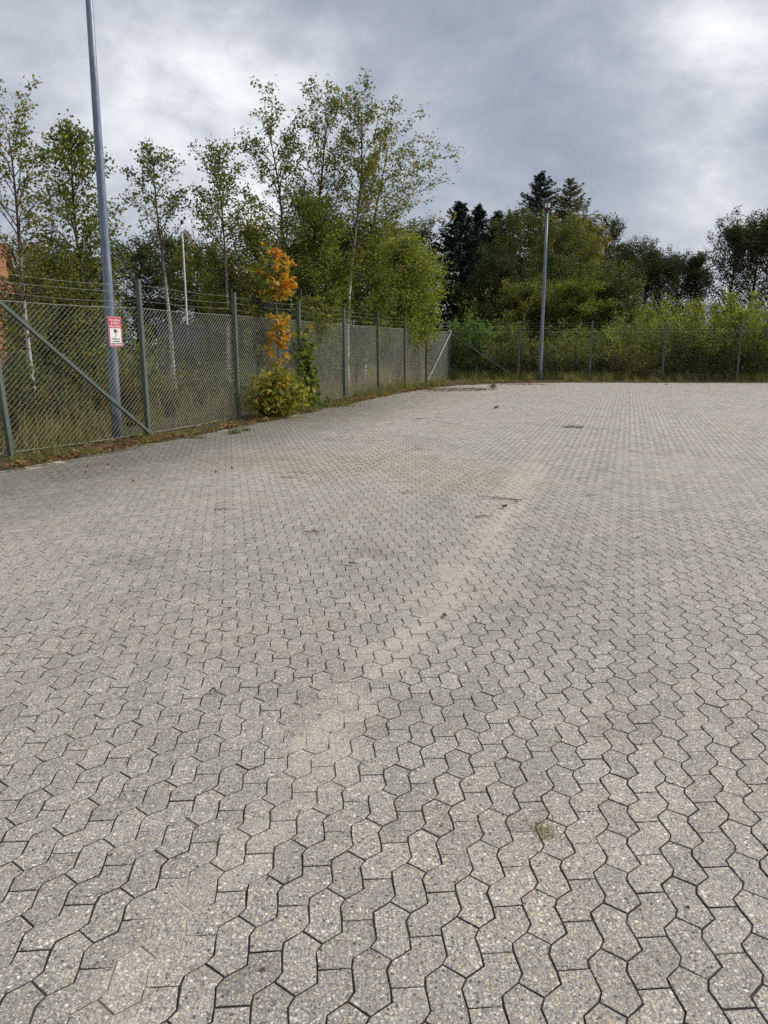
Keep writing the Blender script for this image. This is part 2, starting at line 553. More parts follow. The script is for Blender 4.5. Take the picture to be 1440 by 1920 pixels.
LM_RED = leaf_mat('turning_bramble_leaf', [(0.0, (0.056, 0.084, 0.025)), (0.45, (0.112, 0.140, 0.035)), (0.65, (0.252, 0.196, 0.042)), (0.8, (0.336, 0.119, 0.042)), (1.0, (0.238, 0.042, 0.028))], 0.40)
LM_ORANGE = leaf_mat('autumn_maple_leaf', [(0.0, (0.06, 0.10, 0.02)), (0.3, (0.17, 0.20, 0.035)), (0.42, (0.30, 0.27, 0.035)), (0.55, (0.55, 0.33, 0.03)), (0.75, (0.66, 0.27, 0.02)), (1.0, (0.50, 0.12, 0.025))], 0.42, obj_amt=0.0)
LM_NEEDLE = leaf_mat('spruce_needles', [(0.0, (0.010, 0.020, 0.014)), (0.5, (0.020, 0.037, 0.026)), (0.9, (0.037, 0.062, 0.043)), (1.0, (0.075, 0.088, 0.044))], 0.12)
LM_LARCH = leaf_mat('larch_needles', [(0.0, (0.054, 0.068, 0.024)), (0.5, (0.101, 0.108, 0.034)), (1.0, (0.203, 0.162, 0.047))], 0.35)
LM_GRASS = leaf_mat('grass_blades', [(0.0, (0.081, 0.115, 0.027)), (0.4, (0.149, 0.176, 0.047)), (0.65, (0.257, 0.230, 0.088)), (0.85, (0.378, 0.297, 0.149)), (1.0, (0.486, 0.392, 0.230))], 0.35, obj_amt=0.0)
LM_LITTER = leaf_mat('fallen_leaf', [(0.0, (0.084, 0.042, 0.024)), (0.35, (0.180, 0.090, 0.042)), (0.6, (0.288, 0.156, 0.072)), (0.8, (0.456, 0.312, 0.096)), (0.92, (0.552, 0.456, 0.192)), (1.0, (0.360, 0.060, 0.036))], 0.15, obj_amt=0.0)


def make_bark(name, light, dark, twig, band=True):
    m, n, out = new_mat(name)
    P = pos_of(n, 'obj')
    f = n.noise(n.vm('MULTIPLY', P, (6, 6, 22 if band else 3)), 1.6, 5, 0.65)
    c = n.mix(n.smooth(f, 0.50, 0.64), light, dark)
    t = tone_of(n)
    c = n.mix(n.m('MINIMUM', t, 1.0), c, twig)
    principled(n, out, c, 0.8, 0, 0.3, f, 0.3, 0.01)
    return m


M_BIRCHBARK = make_bark('birch_bark', (0.46, 0.44, 0.40), (0.08, 0.065, 0.055), (0.085, 0.050, 0.040))
M_BROWNBARK = make_bark('brown_bark', (0.10, 0.075, 0.055), (0.045, 0.035, 0.028), (0.06, 0.045, 0.034), band=False)
M_GREYBARK = make_bark('grey_bark', (0.20, 0.18, 0.15), (0.09, 0.08, 0.065), (0.10, 0.075, 0.055), band=False)


# ------------------------------------------------------------------ leaves
def leaf_arrays(rng, C, Dv, L, Wd, tone, fold=0.12):
    """diamond leaves: centre, axis, length, width"""
    n = len(C)
    Dv = Dv / (np.linalg.norm(Dv, axis=1)[:, None] + 1e-9)
    r = rng.normal(size=(n, 3))
    S = np.cross(Dv, r); S /= np.linalg.norm(S, axis=1)[:, None] + 1e-9
    Nn = np.cross(Dv, S)
    L = np.broadcast_to(L, (n,))[:, None]; Wd = np.broadcast_to(Wd, (n,))[:, None]
    V = np.stack([C - Dv * L * 0.5, C + S * Wd * 0.5 + Nn * Wd * fold - Dv * L * 0.08, C + Dv * L * 0.5, C - S * Wd * 0.5 + Nn * Wd * fold - Dv * L * 0.08], axis=1)
    return V.reshape(-1, 3), tone


def leaf_mesh(name, V, tone, mat):
    n = len(V) // 4
    return mesh_np(name, V, np.arange(4 * n), np.full(n, 4), mat, tone)


MAPLE2D = np.array([(0, 0), (0.10, 0.02), (0.42, -0.10), (0.36, 0.10), (0.62, 0.30), (0.36, 0.36), (0.40, 0.60), (0.20, 0.52), (0, 1.0),
                    (-0.20, 0.52), (-0.40, 0.60), (-0.36, 0.36), (-0.62, 0.30), (-0.36, 0.10), (-0.42, -0.10), (-0.10, 0.02)])


def maple_leaves(rng, C, Dv, L, tone, name, mat):
    n = len(C)
    Dv = Dv / (np.linalg.norm(Dv, axis=1)[:, None] + 1e-9)
    r = rng.normal(size=(n, 3)) + np.array([0.5, -0.5, 1.2])
    S = np.cross(Dv, r); S /= np.linalg.norm(S, axis=1)[:, None] + 1e-9
    Nn = np.cross(Dv, S)
    L = np.broadcast_to(L, (n,))[:, None, None]
    q = MAPLE2D[None, :, :]
    V = C[:, None, :] + (S[:, None, :] * q[..., :1] + Dv[:, None, :] * q[..., 1:2] + Nn[:, None, :] * (np.abs(q[..., :1]) * 0.25 - 0.18 * q[..., 1:2] ** 2)) * L
    k = len(MAPLE2D)
    # fan into three folded pieces along the midrib
    base = np.arange(n)[:, None] * k
    A = base + np.array([0, 1, 2, 3, 4, 5, 6, 7, 8])[None]
    B = base + np.array([0, 8, 9, 10, 11, 12, 13, 14, 15])[None]
    faces = np.stack([A, B], axis=1).reshape(-1)
    return mesh_np(name, V.reshape(-1, 3), faces, np.full(2 * n, 9), mat, np.repeat(tone, 2))


# ------------------------------------------------------------------ tree growth
def rot_about(v, axis, ang):
    return np.array(Matrix.Rotation(ang, 3, Vector(axis)) @ Vector(v))


def grow_tree(rng, H, R, t0, nlimb, up, ntwig, nleaf, leaf, droop=0.2, jit=0.12, lean=(0, 0), trunk_r=0.06, wob=0.06,
              profile='oval', density=None, twig_tubes=True, tone_lo=0.0, tone_hi=0.9, fork=1, skew=(0, 0), top_pow=1.0, twiglen=0.32, hang=0.6, leafw=0.75, sides=7, bark_t=0.38):
    """returns trunk MB and leaf arrays"""
    mb = MB()
    ts = np.linspace(0, 1, 14)
    ph = rng.uniform(0, 6.28, 4)
    tx = lean[0] * H * ts ** 1.25 + wob * H * 0.25 * (np.sin(ts * 5 + ph[0]) - np.sin(ph[0])) * ts
    ty = lean[1] * H * ts ** 1.25 + wob * H * 0.25 * (np.sin(ts * 4.3 + ph[1]) - np.sin(ph[1])) * ts
    tp = np.stack([tx, ty, H * ts], axis=1)
    tr = trunk_r * (1 - ts) ** 0.85 + 0.006
    tr[0] *= 1.25
    mb.tube(tp, tr, sides, tone=[max(0.0, min(1.0, (q - bark_t) / 0.3)) for q in ts[:-1]])
    Cs, Ds, Ts = [], [], []
    az = rng.uniform(0, 6.28)
    for i in range(nlimb):
        u = (i + rng.uniform(0.1, 0.9)) / nlimb
        t = t0 + (0.985 - t0) * u ** top_pow
        az += 2.4 + rng.normal() * 0.35
        s = (t - t0) / (1 - t0)
        if profile == 'oval': rr = math.sin(PI * min(1, 0.12 + 0.86 * s)) ** 0.75
        elif profile == 'cone': rr = (1 - s) ** 0.9 * 0.95 + 0.06
        elif profile == 'top': rr = (0.35 + 0.65 * math.sin(PI * min(1, 0.2 + 0.72 * s)))
        elif profile == 'dome': rr = math.sqrt(max(0.0, 1 - (s * 0.98) ** 2)) * (0.62 + 0.38 * min(1, s * 2.2))
        else: rr = 0.75 + 0.25 * math.sin(PI * s)
        rr = max(0.12, rr) * R * rng.uniform(0.72, 1.12)
        start = np.array([np.interp(t, ts, tp[:, k]) for k in range(3)])
        a = up + rng.normal() * 0.13 + 0.35 * s * s
        dh = np.array([math.cos(az), math.sin(az), 0.0])
        Lb = rr / max(0.35, math.cos(a))
        q = np.linspace(0, 1, 6)
        pts = start[None] + dh[None] * (q * rr)[:, None]
        pts[:, 2] += Lb * math.sin(a) * (q - droop * q ** 2.4)
        pts[:, 0] += skew[0] * rr * q ** 1.5; pts[:, 1] += skew[1] * rr * q ** 1.5
        pts[1:, :] += rng.normal(size=(5, 3)) * rr * 0.035
        pts[:, 2] = np.maximum(pts[:, 2], 0.05)
        rad0 = 0.5 * float(np.interp(t, ts, tr)) + 0.003
        rad0 = min(rad0, 0.010 + 0.018 * rr)
        mb.tube(pts, rad0 * (1 - q * 0.85), 4, tone=0.9, cap=False)
        dens = 1.0 if density is None else density(t)
        nt = max(1, int(round(ntwig * (0.55 + 0.45 * rr / R))))
        for j in range(nt):
            qq = 0.18 + 0.82 * (j + rng.uniform()) / nt
            b = np.array([np.interp(qq, q, pts[:, k]) for k in range(3)])
            dirv = (pts[-1] - pts[0]); dirv = dirv / (np.linalg.norm(dirv) + 1e-9)
            tv = dirv * 0.7 + rng.normal(size=3) * 0.6 + np.array([0, 0, 0.25 - 0.6 * droop])
            tv /= np.linalg.norm(tv)
            tl = twiglen * rr * rng.uniform(0.6, 1.3) * (1.15 - 0.5 * qq) + 0.08
            q3 = np.linspace(0, 1, 4)
            tw = b[None] + tv[None] * (q3 * tl)[:, None]
            tw[:, 2] -= droop * tl * 0.7 * q3 ** 2
            if twig_tubes:
                mb.tube(tw, 0.0045 * (1 - 0.6 * q3) + 0.0015, 3, tone=1.0, cap=False)
            nl = rng.poisson(nleaf * dens)
            if nl <= 0: continue
            u3 = rng.uniform(0.1, 1.05, nl)
            c = np.stack([np.interp(u3, q3, tw[:, k]) for k in range(3)], axis=1) + rng.normal(size=(nl, 3)) * jit
            dd = tv[None] * 0.5 + rng.normal(size=(nl, 3)) * 0.75 + np.array([0, 0, -hang])
            Cs.append(c); Ds.append(dd)
            cl = rng.normal() * 0.16
            Ts.append(np.clip((0.18 + 0.62 * rng.beta(2.0, 2.4, nl)) * (tone_hi - tone_lo) + tone_lo + cl, 0.0, 1.0))
    C = np.concatenate(Cs); Dv = np.concatenate(Ds); T = np.concatenate(Ts)
    keep = C[:, 2] > 0.05
    C, Dv, T = C[keep], Dv[keep], T[keep]
    Ls = leaf * rng.uniform(0.65, 1.25, len(C))
    V, T = leaf_arrays(rng, C, Dv, Ls, Ls * leafw, T)
    fz = H / float(np.percentile(V[:, 2], 99.8))
    V[:, 2] *= fz
    mb.v = [(p[0], p[1], p[2] * fz) for p in mb.v]
    return mb, V, T


def grow_spruce(rng, H, R, leaf=0.30, levels=34, per=9, start=0.08, spread=1.0):
    mb = MB()
    ts = np.linspace(0, 1, 8)
    mb.tube(np.stack([0.02 * H * np.sin(ts * 3), 0 * ts, H * ts], axis=1), 0.018 * H * (1 - ts) + 0.01, 7, tone=0.3)
    Cs, Ds, Ts, Ls = [], [], [], []
    for i in range(levels):
        s = (i + 0.5) / levels
        t = start + (0.99 - start) * s
        for j in range(per):
            az = rng.uniform(0, 2 * PI)
            L = R * ((1 - s) ** 0.72 + 0.02) * rng.uniform(0.62, 1.12)
            q = np.linspace(0, 1, 5)
            dh = np.array([math.cos(az), math.sin(az), 0])
            x0 = 0.02 * H * math.sin(t * 3)
            z0 = H * t + rng.normal() * 0.1
            pts = np.array([x0, 0, z0])[None] + dh[None] * (q * L)[:, None]
            pts[:, 2] += L * (0.16 * (s - 0.25) * 2 * q - 0.42 * (1 - s) * q + 0.22 * q ** 2.6)
            mb.tube(pts, 0.022 * (1 - q * 0.8), 3, tone=0.8, cap=False)
            nl = int(12 + 66 * L / R)
            u = rng.uniform(0.06, 1.0, nl) ** 0.8
            c = np.stack([np.interp(u, q, pts[:, k]) for k in range(3)], axis=1)
            side = np.array([-dh[1], dh[0], 0])
            sg = rng.choice([-1, 1], nl)
            wd = L * 0.30 * (1.05 - u) * rng.uniform(0.1, 1.0, nl) * spread
            c += side[None] * (sg * wd)[:, None]
            c[:, 2] += -0.35 * wd + rng.normal(size=nl) * 0.05
            dv = dh[None] * 0.7 + side[None] * (sg * 0.6)[:, None] + rng.normal(size=(nl, 3)) * 0.25 + np.array([0, 0, -0.22])
            Cs.append(c); Ds.append(dv); Ts.append(np.clip(rng.beta(2, 2.5, nl) + 0.1 * (u - 0.5), 0, 1)); Ls.append(leaf * rng.uniform(0.6, 1.2, nl))
    C = np.concatenate(Cs); Dv = np.concatenate(Ds); T = np.concatenate(Ts); L = np.concatenate(Ls)
    V, T = leaf_arrays(rng, C, Dv, L, L * 0.30, T)
    return mb, V, T


def grow_shrub(rng, H, R, nstem, ntwig, nleaf, leaf, jit=0.07, spread=0.75, tone_lo=0, tone_hi=0.9, hang=0.3, leafw=0.7, curve=0.3, bare=0.12, twiglen=0.30):
    mb = MB()
    Cs, Ds, Ts = [], [], []
    for i in range(nstem):
        az = i * 2.4 + rng.normal() * 0.4
        out = R * spread * math.sqrt((i + 0.5) / nstem) * rng.uniform(0.7, 1.15)
        h = H * rng.uniform(0.62, 1.04) * (1.0 - 0.42 * (out / R) ** 2)
        q = np.linspace(0, 1, 7)
        st = np.array([math.cos(az), math.sin(az), 0]) * 0.16 * R * rng.uniform(0.2, 1.0)
        pts = st[None] + np.array([math.cos(az), math.sin(az), 0])[None] * (out * (q * (1 - curve) + curve * q ** 2.2))[:, None]
        pts[:, 2] = h * (q * (1 + 0.25 * curve) - 0.25 * curve * q ** 3)
        pts[1:] += rng.normal(size=(6, 3)) * 0.03 * R
        mb.tube(pts, (0.008 + 0.004 * H) * (1 - 0.8 * q), 4, tone=0.5, cap=False)
        for j in range(ntwig):
            qq = bare + (1 - bare) * (j + rng.uniform()) / ntwig
            b = np.array([np.interp(qq, q, pts[:, k]) for k in range(3)])
            tv = rng.normal(size=3) * np.array([1, 1, 0.5]) + np.array([math.cos(az) * 0.4, math.sin(az) * 0.4, 0.45])
            tv /= np.linalg.norm(tv)
            tl = twiglen * R * rng.uniform(0.5, 1.3) * (1.2 - 0.65 * qq)
            q3 = np.linspace(0, 1, 3)
            tw = b[None] + tv[None] * (q3 * tl)[:, None]
            tw[:, 2] -= 0.25 * tl * q3 ** 2
            mb.tube(tw, 0.004 * (1 - 0.6 * q3) + 0.0015, 3, tone=1.0, cap=False)
            nl = rng.poisson(nleaf)
            if nl <= 0: continue
            u3 = rng.uniform(0.05, 1.08, nl)
            c = np.stack([np.interp(u3, q3, tw[:, k]) for k in range(3)], axis=1) + rng.normal(size=(nl, 3)) * jit
            dd = tv[None] * 0.6 + rng.normal(size=(nl, 3)) * 0.8 + np.array([0, 0, -hang])
            Cs.append(c); Ds.append(dd)
            Ts.append(np.clip(rng.beta(2.0, 2.4, nl) * (tone_hi - tone_lo) + tone_lo + rng.normal() * 0.12, 0, 1))
    C = np.concatenate(Cs); Dv = np.concatenate(Ds); T = np.concatenate(Ts)
    k = C[:, 2] > 0.02
    C, Dv, T = C[k], Dv[k], T[k]
    Ls = leaf * rng.uniform(0.6, 1.25, len(C))
    V, T = leaf_arrays(rng, C, Dv, Ls, Ls * leafw, T)
    return mb, V, T


def plant(name, label, cat, group, loc, grown, bark, leafm, rz=0.0, part_names=('trunk', 'crown')):
    mb, V, T = grown
    o = empty(name, loc, rz)
    tag(o, label, cat, group)
    link(part_names[0], mb.mesh(part_names[0], bark, smooth=True), o)
    link(part_names[1], leaf_mesh(part_names[1], V, T, leafm), o)
    return o


def copy_plant(src, label, loc, rz, scale, group=None):
    r = src.copy(); COL.objects.link(r)
    r.location = loc; r.rotation_euler = (0, 0, rz); r.scale = scale
    r['label'] = label
    if group: r['group'] = group
    for ch in src.children:
        c = ch.copy(); COL.objects.link(c); c.parent = r
    return r


# ================================================================== SETTING
# ground sheet out to the horizon
g = MB()
g.poly([(-900, -900, -0.03), (900, -900, -0.03), (900, 900, -0.03), (-900, 900, -0.03)])
tag(g.build('ground', M_FIELD), 'soil and rough grass ground beyond the fences', 'ground', kind='structure')

# --- edge of the paving
EDGE = [(-6.9, 4.0), (-5.6, 6.9), (-4.64, 9.19), (-4.28, 10.21), (-3.62, 12.05), (-2.68, 14.75), (-1.62, 18.1), (-0.55, 21.8), (0.75, 25.6), (1.85, 28.2), (3.0, 29.9), (4.6, 31.2), (6.3, 31.75), (10.5, 31.75), (15.57, 31.5), (24.0, 31.2)]
EX = np.array([a for a, b in EDGE]); EY = np.array([b for a, b in EDGE])


def inside_yard(X, Y):
    # signed: above the edge polyline (to its left / far side) is outside
    yb = np.interp(X, EX, EY)
    wob = 0.10 * np.sin(X * 3.1 + Y * 1.7) + 0.07 * np.sin(X * 7.3 - 1.0)
    return Y < yb - 0.06 + np.where(X > 2, wob, wob * 0.9)


# drain position (on the paver lattice)
DR_C = Vector((3.52, 14.42))
DR_W, DR_D = 0.34, 0.36

# bed sheet under the pavers (rectangles leave a hole for the gully)
PA = math.radians(17.3)
U = np.array([math.cos(PA), -math.sin(PA)]); Vd = np.array([math.sin(PA), math.cos(PA)])
Uv, Vv = Vector((*U, 0)), Vector((*Vd, 0))
bed = MB()
dc = Vector((DR_C.x, DR_C.y, -0.0030))
hw, hd = DR_W / 2 - 0.01, DR_D / 2 - 0.01


def bedquad(u0, u1, v0, v1):
    bed.poly([dc + Uv * a + Vv * b for a, b in ((u0, v0), (u1, v0), (u1, v1), (u0, v1))])


bedquad(-9, -hw, -hd, hd); bedquad(hw, 30, -hd, hd)
bedquad(-9, 30, -24, -hd); bedquad(-9, 30, hd, 21)
yard = bed.build('paving', M_BED)
tag(yard, 'yard paved with interlocking exposed aggregate blocks', 'paving', kind='structure')

# --- pavers
PER, ACR = 0.172, 0.187
HP = np.array([(0.001, 0), (0.0783, 0.031), (0.1085, -0.032), (0.1018, -0.063), (0.0710, -0.114), (0.0790, -0.141), (0.001, -0.172), (-0.0234, -0.121), (-0.0203, -0.088), (0.0152, -0.037)])
DP = np.array([(0.1018, -0.063), (0.1667, -0.088), (0.1636, -0.121), (0.188, -0.172), (0.2022, -0.209), (0.1667, -0.260), (0.1018, -0.235), (0.1085, -0.204), (0.0787, -0.141), (0.0710, -0.114)])


def offset_poly(P, d):
    n = len(P); out = []
    area = 0.5 * sum(P[i][0] * P[(i + 1) % n][1] - P[(i + 1) % n][0] * P[i][1] for i in range(n))
    sg = 1 if area > 0 else -1
    for i in range(n):
        a, b, c = P[i - 1], P[i], P[(i + 1) % n]
        e1 = (b - a) / np.linalg.norm(b - a); e2 = (c - b) / np.linalg.norm(c - b)
        n1 = np.array([-e1[1], e1[0]]) * sg; n2 = np.array([-e2[1], e2[0]]) * sg
        bis = n1 + n2; bis /= np.linalg.norm(bis)
        out.append(b + bis * d / max(0.5, bis @ n1))
    return np.array(out)


GAP = 0.0024
paver_base, paver_far = [], []
for Pp in (HP, DP):
    if 0.5 * sum(Pp[i][0] * Pp[(i + 1) % 10][1] - Pp[(i + 1) % 10][0] * Pp[i][1] for i in range(10)) < 0: Pp = Pp[::-1]
    cen = Pp.mean(axis=0)
    outer = offset_poly(Pp, GAP) - cen
    top = offset_poly(Pp, GAP + 0.0014) - cen
    paver_base.append((cen, outer, top))
    paver_far.append(((cen, offset_poly(Pp, 0.0028) - cen, offset_poly(Pp, 0.0041) - cen), (cen, offset_poly(Pp, 0.0030) - cen, offset_poly(Pp, 0.0041) - cen)))

rng = np.random.default_rng(11)
O0 = np.array([0.091, 2.428])
ia = np.arange(-120, 140); ja = np.arange(-110, 200)
I, J = np.meshgrid(ia, ja, indexing='ij')
cells = []
for k in (0, 1):
    cen = paver_base[k][0]
    uu = I * ACR + cen[0]; vv = J * PER + cen[1]
    X = O0[0] + uu * U[0] + vv * Vd[0]; Y = O0[1] + uu * U[1] + vv * Vd[1]
    ok = (Y > 0.7) & (np.abs(X) < 0.52 * Y + 1.3) & inside_yard(X, Y)
    du = (X - DR_C.x) * U[0] + (Y - DR_C.y) * U[1]; dv = (X - DR_C.x) * Vd[0] + (Y - DR_C.y) * Vd[1]
    ok &= ~((np.abs(du) < DR_W / 2 + 0.045) & (np.abs(dv) < DR_D / 2 + 0.05))
    cells.append(np.stack([X[ok], Y[ok], np.full(ok.sum(), k)], axis=1))
cells = np.concatenate(cells)
# which ones show largest: projected size in the picture, centre inside the frame
zc = cells[:, 1] * math.cos(PITCH) + CAMH * math.sin(PITCH)
yc = cells[:, 1] * math.sin(PITCH) - CAMH * math.cos(PITCH)
pxx = 720 + F * cells[:, 0] / zc; pyy = 960 - F * yc / zc
vis = (pxx > -10) & (pxx < 1450) & (pyy < 1930)
order = np.argsort(np.where(vis, zc, 1e6))
near_idx = order[:300]
rest_idx = order[300:]
RotP = np.array([U, Vd])                       # local (u,v) -> world


def paver_z(X, Y):
    return 0.0007 * np.sin(X * 0.9 + 1.0) * np.sin(Y * 0.7) + 0.0004 * np.sin(X * 2.7 + Y * 1.9)


paver_meshes = [[], []]
for k in (0, 1):
    cen, outer, top = paver_base[k]
    n = 10
    for var in range(10):
        jo = rng.normal(size=(n, 2)) * 0.0007
        jt = jo + rng.normal(size=(n, 2)) * 0.0005
        V3 = np.concatenate([np.column_stack([(top + jt) @ RotP, rng.normal(size=n) * 0.0003]), np.column_stack([(outer + jo) @ RotP, np.full(n, -0.0016)]), np.column_stack([(outer + jo) @ RotP, np.full(n, -0.045)])])
        fl = list(range(10)); lt = [10]
        for r0 in (0, 10):
            for i in range(10):
                j = (i + 1) % 10
                fl += [r0 + i, r0 + 10 + i, r0 + 10 + j, r0 + j]; lt.append(4)
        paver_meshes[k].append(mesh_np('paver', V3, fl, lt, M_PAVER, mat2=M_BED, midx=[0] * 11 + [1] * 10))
for q in near_idx:
    X, Y, k = cells[q]
    link('paver', paver_meshes[int(k)][rng.integers(10)], yard, (X, Y, float(paver_z(X, Y)) + rng.normal() * 0.0005), (rng.normal() * 0.005, rng.normal() * 0.005, rng.normal() * 0.005))
# the others: one joined field
Vall, Fall, LT, tone_all, MI = [], [], [], [], []
base = 0
for k in (0, 1):
    for lod in (0, 1):
        far_ = cells[rest_idx, 1] > 10.0 + 1.5 * np.sin(cells[rest_idx, 0] * 2.1)
        sel = rest_idx[(cells[rest_idx, 2] == k) & (far_ if lod else ~far_)]
        cen, outer, top = paver_far[k][lod]
        m = len(sel)
        Xc, Yc = cells[sel, 0], cells[sel, 1]
        ang = rng.normal(size=m) * 0.007
        ca, sa = np.cos(ang)[:, None], np.sin(ang)[:, None]
        tl = rng.normal(size=(m, 2)) * 0.005
        z0 = paver_z(Xc, Yc) + rng.normal(size=m) * 0.0005
        jo = rng.normal(size=(m, 10, 2)) * 0.0006
        rings = []
        for ring, zoff in (((top, 0.0), (outer, -0.0016), (outer, -0.02)) if lod == 0 else ((top, 0.0), (outer, -0.02))):
            ring = ring @ RotP
            x = ring[None, :, 0] * ca - ring[None, :, 1] * sa; y = ring[None, :, 0] * sa + ring[None, :, 1] * ca
            x = x + jo[..., 0]; y = y + jo[..., 1]
            z = z0[:, None] + zoff + x * tl[:, :1] + y * tl[:, 1:]
            rings.append(np.stack([Xc[:, None] + x, Yc[:, None] + y, z], axis=2))
        nr = len(rings) * 10
        Vk = np.concatenate(rings, axis=1)
        pat = list(range(10)); plt = [10]
        for r0 in range(0, nr - 10, 10):
            for i in range(10):
                j = (i + 1) % 10
                pat += [r0 + i, r0 + 10 + i, r0 + 10 + j, r0 + j]; plt.append(4)
        Fk = np.array(pat)[None] + (np.arange(m) * nr)[:, None] + base
        Vall.append(Vk.reshape(-1, 3)); Fall.append(Fk.reshape(-1)); LT.append(np.tile(plt, m))
        tone_all.append(np.repeat(rng.uniform(0, 1, m), len(plt)))
        base += m * nr
        MI.append(np.tile([0] * (len(plt) - 10) + [1] * 10, m))
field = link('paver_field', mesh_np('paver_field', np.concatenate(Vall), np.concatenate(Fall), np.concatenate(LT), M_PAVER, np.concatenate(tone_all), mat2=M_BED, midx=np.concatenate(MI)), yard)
field['kind'] = 'stuff'

# --- gully grate
dr = empty('drain_grate', (DR_C.x, DR_C.y, 0), -PA)
tag(dr, 'dark cast iron drain grate set flush in the paving', 'drain')
fr = MB()
for s in (-1, 1):
    fr.box((s * (DR_W / 2 - 0.012), 0, -0.03), (0.024, DR_D, 0.064))
    fr.box((0, s * (DR_D / 2 - 0.012), -0.03), (DR_W - 0.05, 0.024, 0.062))
fr.build('frame', M_GRATE, dr)
for i in range(9):
    b = MB(); b.box((0, 0, 0), (0.014, DR_D - 0.05, 0.03))
    b.build('bar', M_GRATE, dr, loc=(-DR_W / 2 + 0.046 + i * (DR_W - 0.092) / 8, 0, -0.016))
pit = MB(); pit.box((0, 0, -0.40), (DR_W - 0.03, DR_D - 0.03, 0.55))
# only the floor and walls of a shaft are wanted: drop the lid
pm = MB()
for (a, b, c, d) in (((-1, -1, -1), (1, -1, -1), (1, 1, -1), (-1, 1, -1)), ((-1, -1, -1), (-1, 1, -1), (-1, 1, 1), (-1, -1, 1)), ((1, -1, -1), (1, -1, 1), (1, 1, 1), (1, 1, -1)),
                     ((-1, -1, -1), (-1, -1, 1), (1, -1, 1), (1, -1, -1)), ((-1, 1, -1), (1, 1, -1), (1, 1, 1), (-1, 1, 1))):
    pm.poly([(p[0] * (DR_W / 2 - 0.026), p[1] * (DR_D / 2 - 0.026), -0.34 + p[2] * 0.3) for p in (a, b, c, d)])
pm.build('shaft', M_PIT, dr)


# --- value noise for relief
def vnoise(x, y, seed=0):
    xi = np.floor(x).astype(int); yi = np.floor(y).astype(int)
    fx, fy = x - xi, y - yi
    fx = fx * fx * (3 - 2 * fx); fy = fy * fy * (3 - 2 * fy)
    def hsh(a, b):
        v = np.sin(a * 127.1 + b * 311.7 + seed * 74.7) * 43758.5453
        return v - np.floor(v)
    return (hsh(xi, yi) * (1 - fx) + hsh(xi + 1, yi) * fx) * (1 - fy) + (hsh(xi, yi + 1) * (1 - fx) + hsh(xi + 1, yi + 1) * fx) * fy


def fbm(x, y, seed=0, o=4):
    s, a, t = 0, 1.0, 0
    for i in range(o):
        s = s + a * vnoise(x * 2 ** i, y * 2 ** i, seed + i); t += a; a *= 0.5
    return s / t


def grid_mesh(name, X, Y, Z, mat):
    a, b = X.shape
    V = np.stack([X, Y, Z], axis=2).reshape(-1, 3)
    idx = np.arange(a * b).reshape(a, b)
    Fq = np.stack([idx[:-1, :-1], idx[:-1, 1:], idx[1:, 1:], idx[1:, :-1]], axis=2).reshape(-1)
    return mesh_np(name, V, Fq, np.full((a - 1) * (b - 1), 4), mat, smooth=True)


# --- dry sand lying along the trail: thin, fills the joints and spills over the stones
ys = np.concatenate([np.arange(1.25, 5, 0.018), np.arange(5, 11.0, 0.03)])
us = np.linspace(-1, 1, 56)
YY, UU = np.meshgrid(ys, us, indexing='ij')
hwid = 0.22 + 0.035 * YY
XX = trail_x(YY) + UU * hwid + 0.25 * (fbm(YY * 1.3, YY * 0 + 2, 5) - 0.5)
hn = fbm(XX * 3.2, YY * 2.4, 3, 5)
patch = fbm(XX * 1.1 + 5, YY * 0.75, 9, 3)
amp = np.clip(1 - np.abs(UU) ** 1.5, 0, 1)
ZZ = paver_z(XX, YY) - 0.0072 + 0.0082 * amp * np.clip((hn - 0.20) * 1.15 + (patch - 0.46) * 1.0, 0, 1.0)
ZZ = np.where(YY > 9.5, ZZ - 0.006 * (YY - 9.5), ZZ) - 0.0010 * np.clip((3.2 - YY) / 1.2, 0, 1)
sand = link('sand', grid_mesh('sand', XX, YY, ZZ, M_SAND))
tag(sand, 'pale dry sand washed across the paving in a diagonal streak', 'sand', kind='stuff')

# --- verge: soil strip between paving and fence
arc = np.concatenate([[0], np.cumsum(np.hypot(np.diff(EX), np.diff(EY)))])
sa_ = np.linspace(0, arc[-1], 420)
ex = np.interp(sa_, arc, EX); ey = np.interp(sa_, arc, EY)
# smooth
ker = np.ones(9) / 9
exs = np.convolve(np.pad(ex, 4, 'edge'), ker, 'valid'); eys = np.convolve(np.pad(ey, 4, 'edge'), ker, 'valid')
tx_, ty_ = np.gradient(exs), np.gradient(eys)
ln = np.hypot(tx_, ty_); nx_, ny_ = -ty_ / ln, tx_ / ln          # outward (away from the yard)
vv_ = np.concatenate([np.linspace(-0.16, 0.9, 18), np.array([1.3, 1.9, 2.8])])
OX = exs[:, None] + nx_[:, None] * vv_[None]; OY = eys[:, None] + ny_[:, None] * vv_[None]
hv = fbm(OX * 2.6, OY * 2.6, 21, 4)
rise = np.clip((vv_[None] + 0.14) * 3.0, 0, 1)
OZ = -0.016 + rise * (0.016 + 0.05 * hv) + (hv - 0.5) * 0.03 * (vv_[None] < 0.1)
OZ[:, -1] = -0.04
verge = link('verge', grid_mesh('verge', OX, OY, OZ, M_SOIL))
tag(verge, 'narrow brown soil verge between paving and fence', 'verge', kind='structure')


def edge_point(rng, n, smin, smax, omin, omax):
    s = rng.uniform(smin, smax, n)
    i = s / arc[-1] * (len(sa_) - 1)
    x = np.interp(i, np.arange(len(sa_)), exs); y = np.interp(i, np.arange(len(sa_)), eys)
    a = np.interp(i, np.arange(len(sa_)), nx_); b = np.interp(i, np.arange(len(sa_)), ny_)
    o = rng.uniform(omin, omax, n)
    return x + a * o, y + b * o, o, s


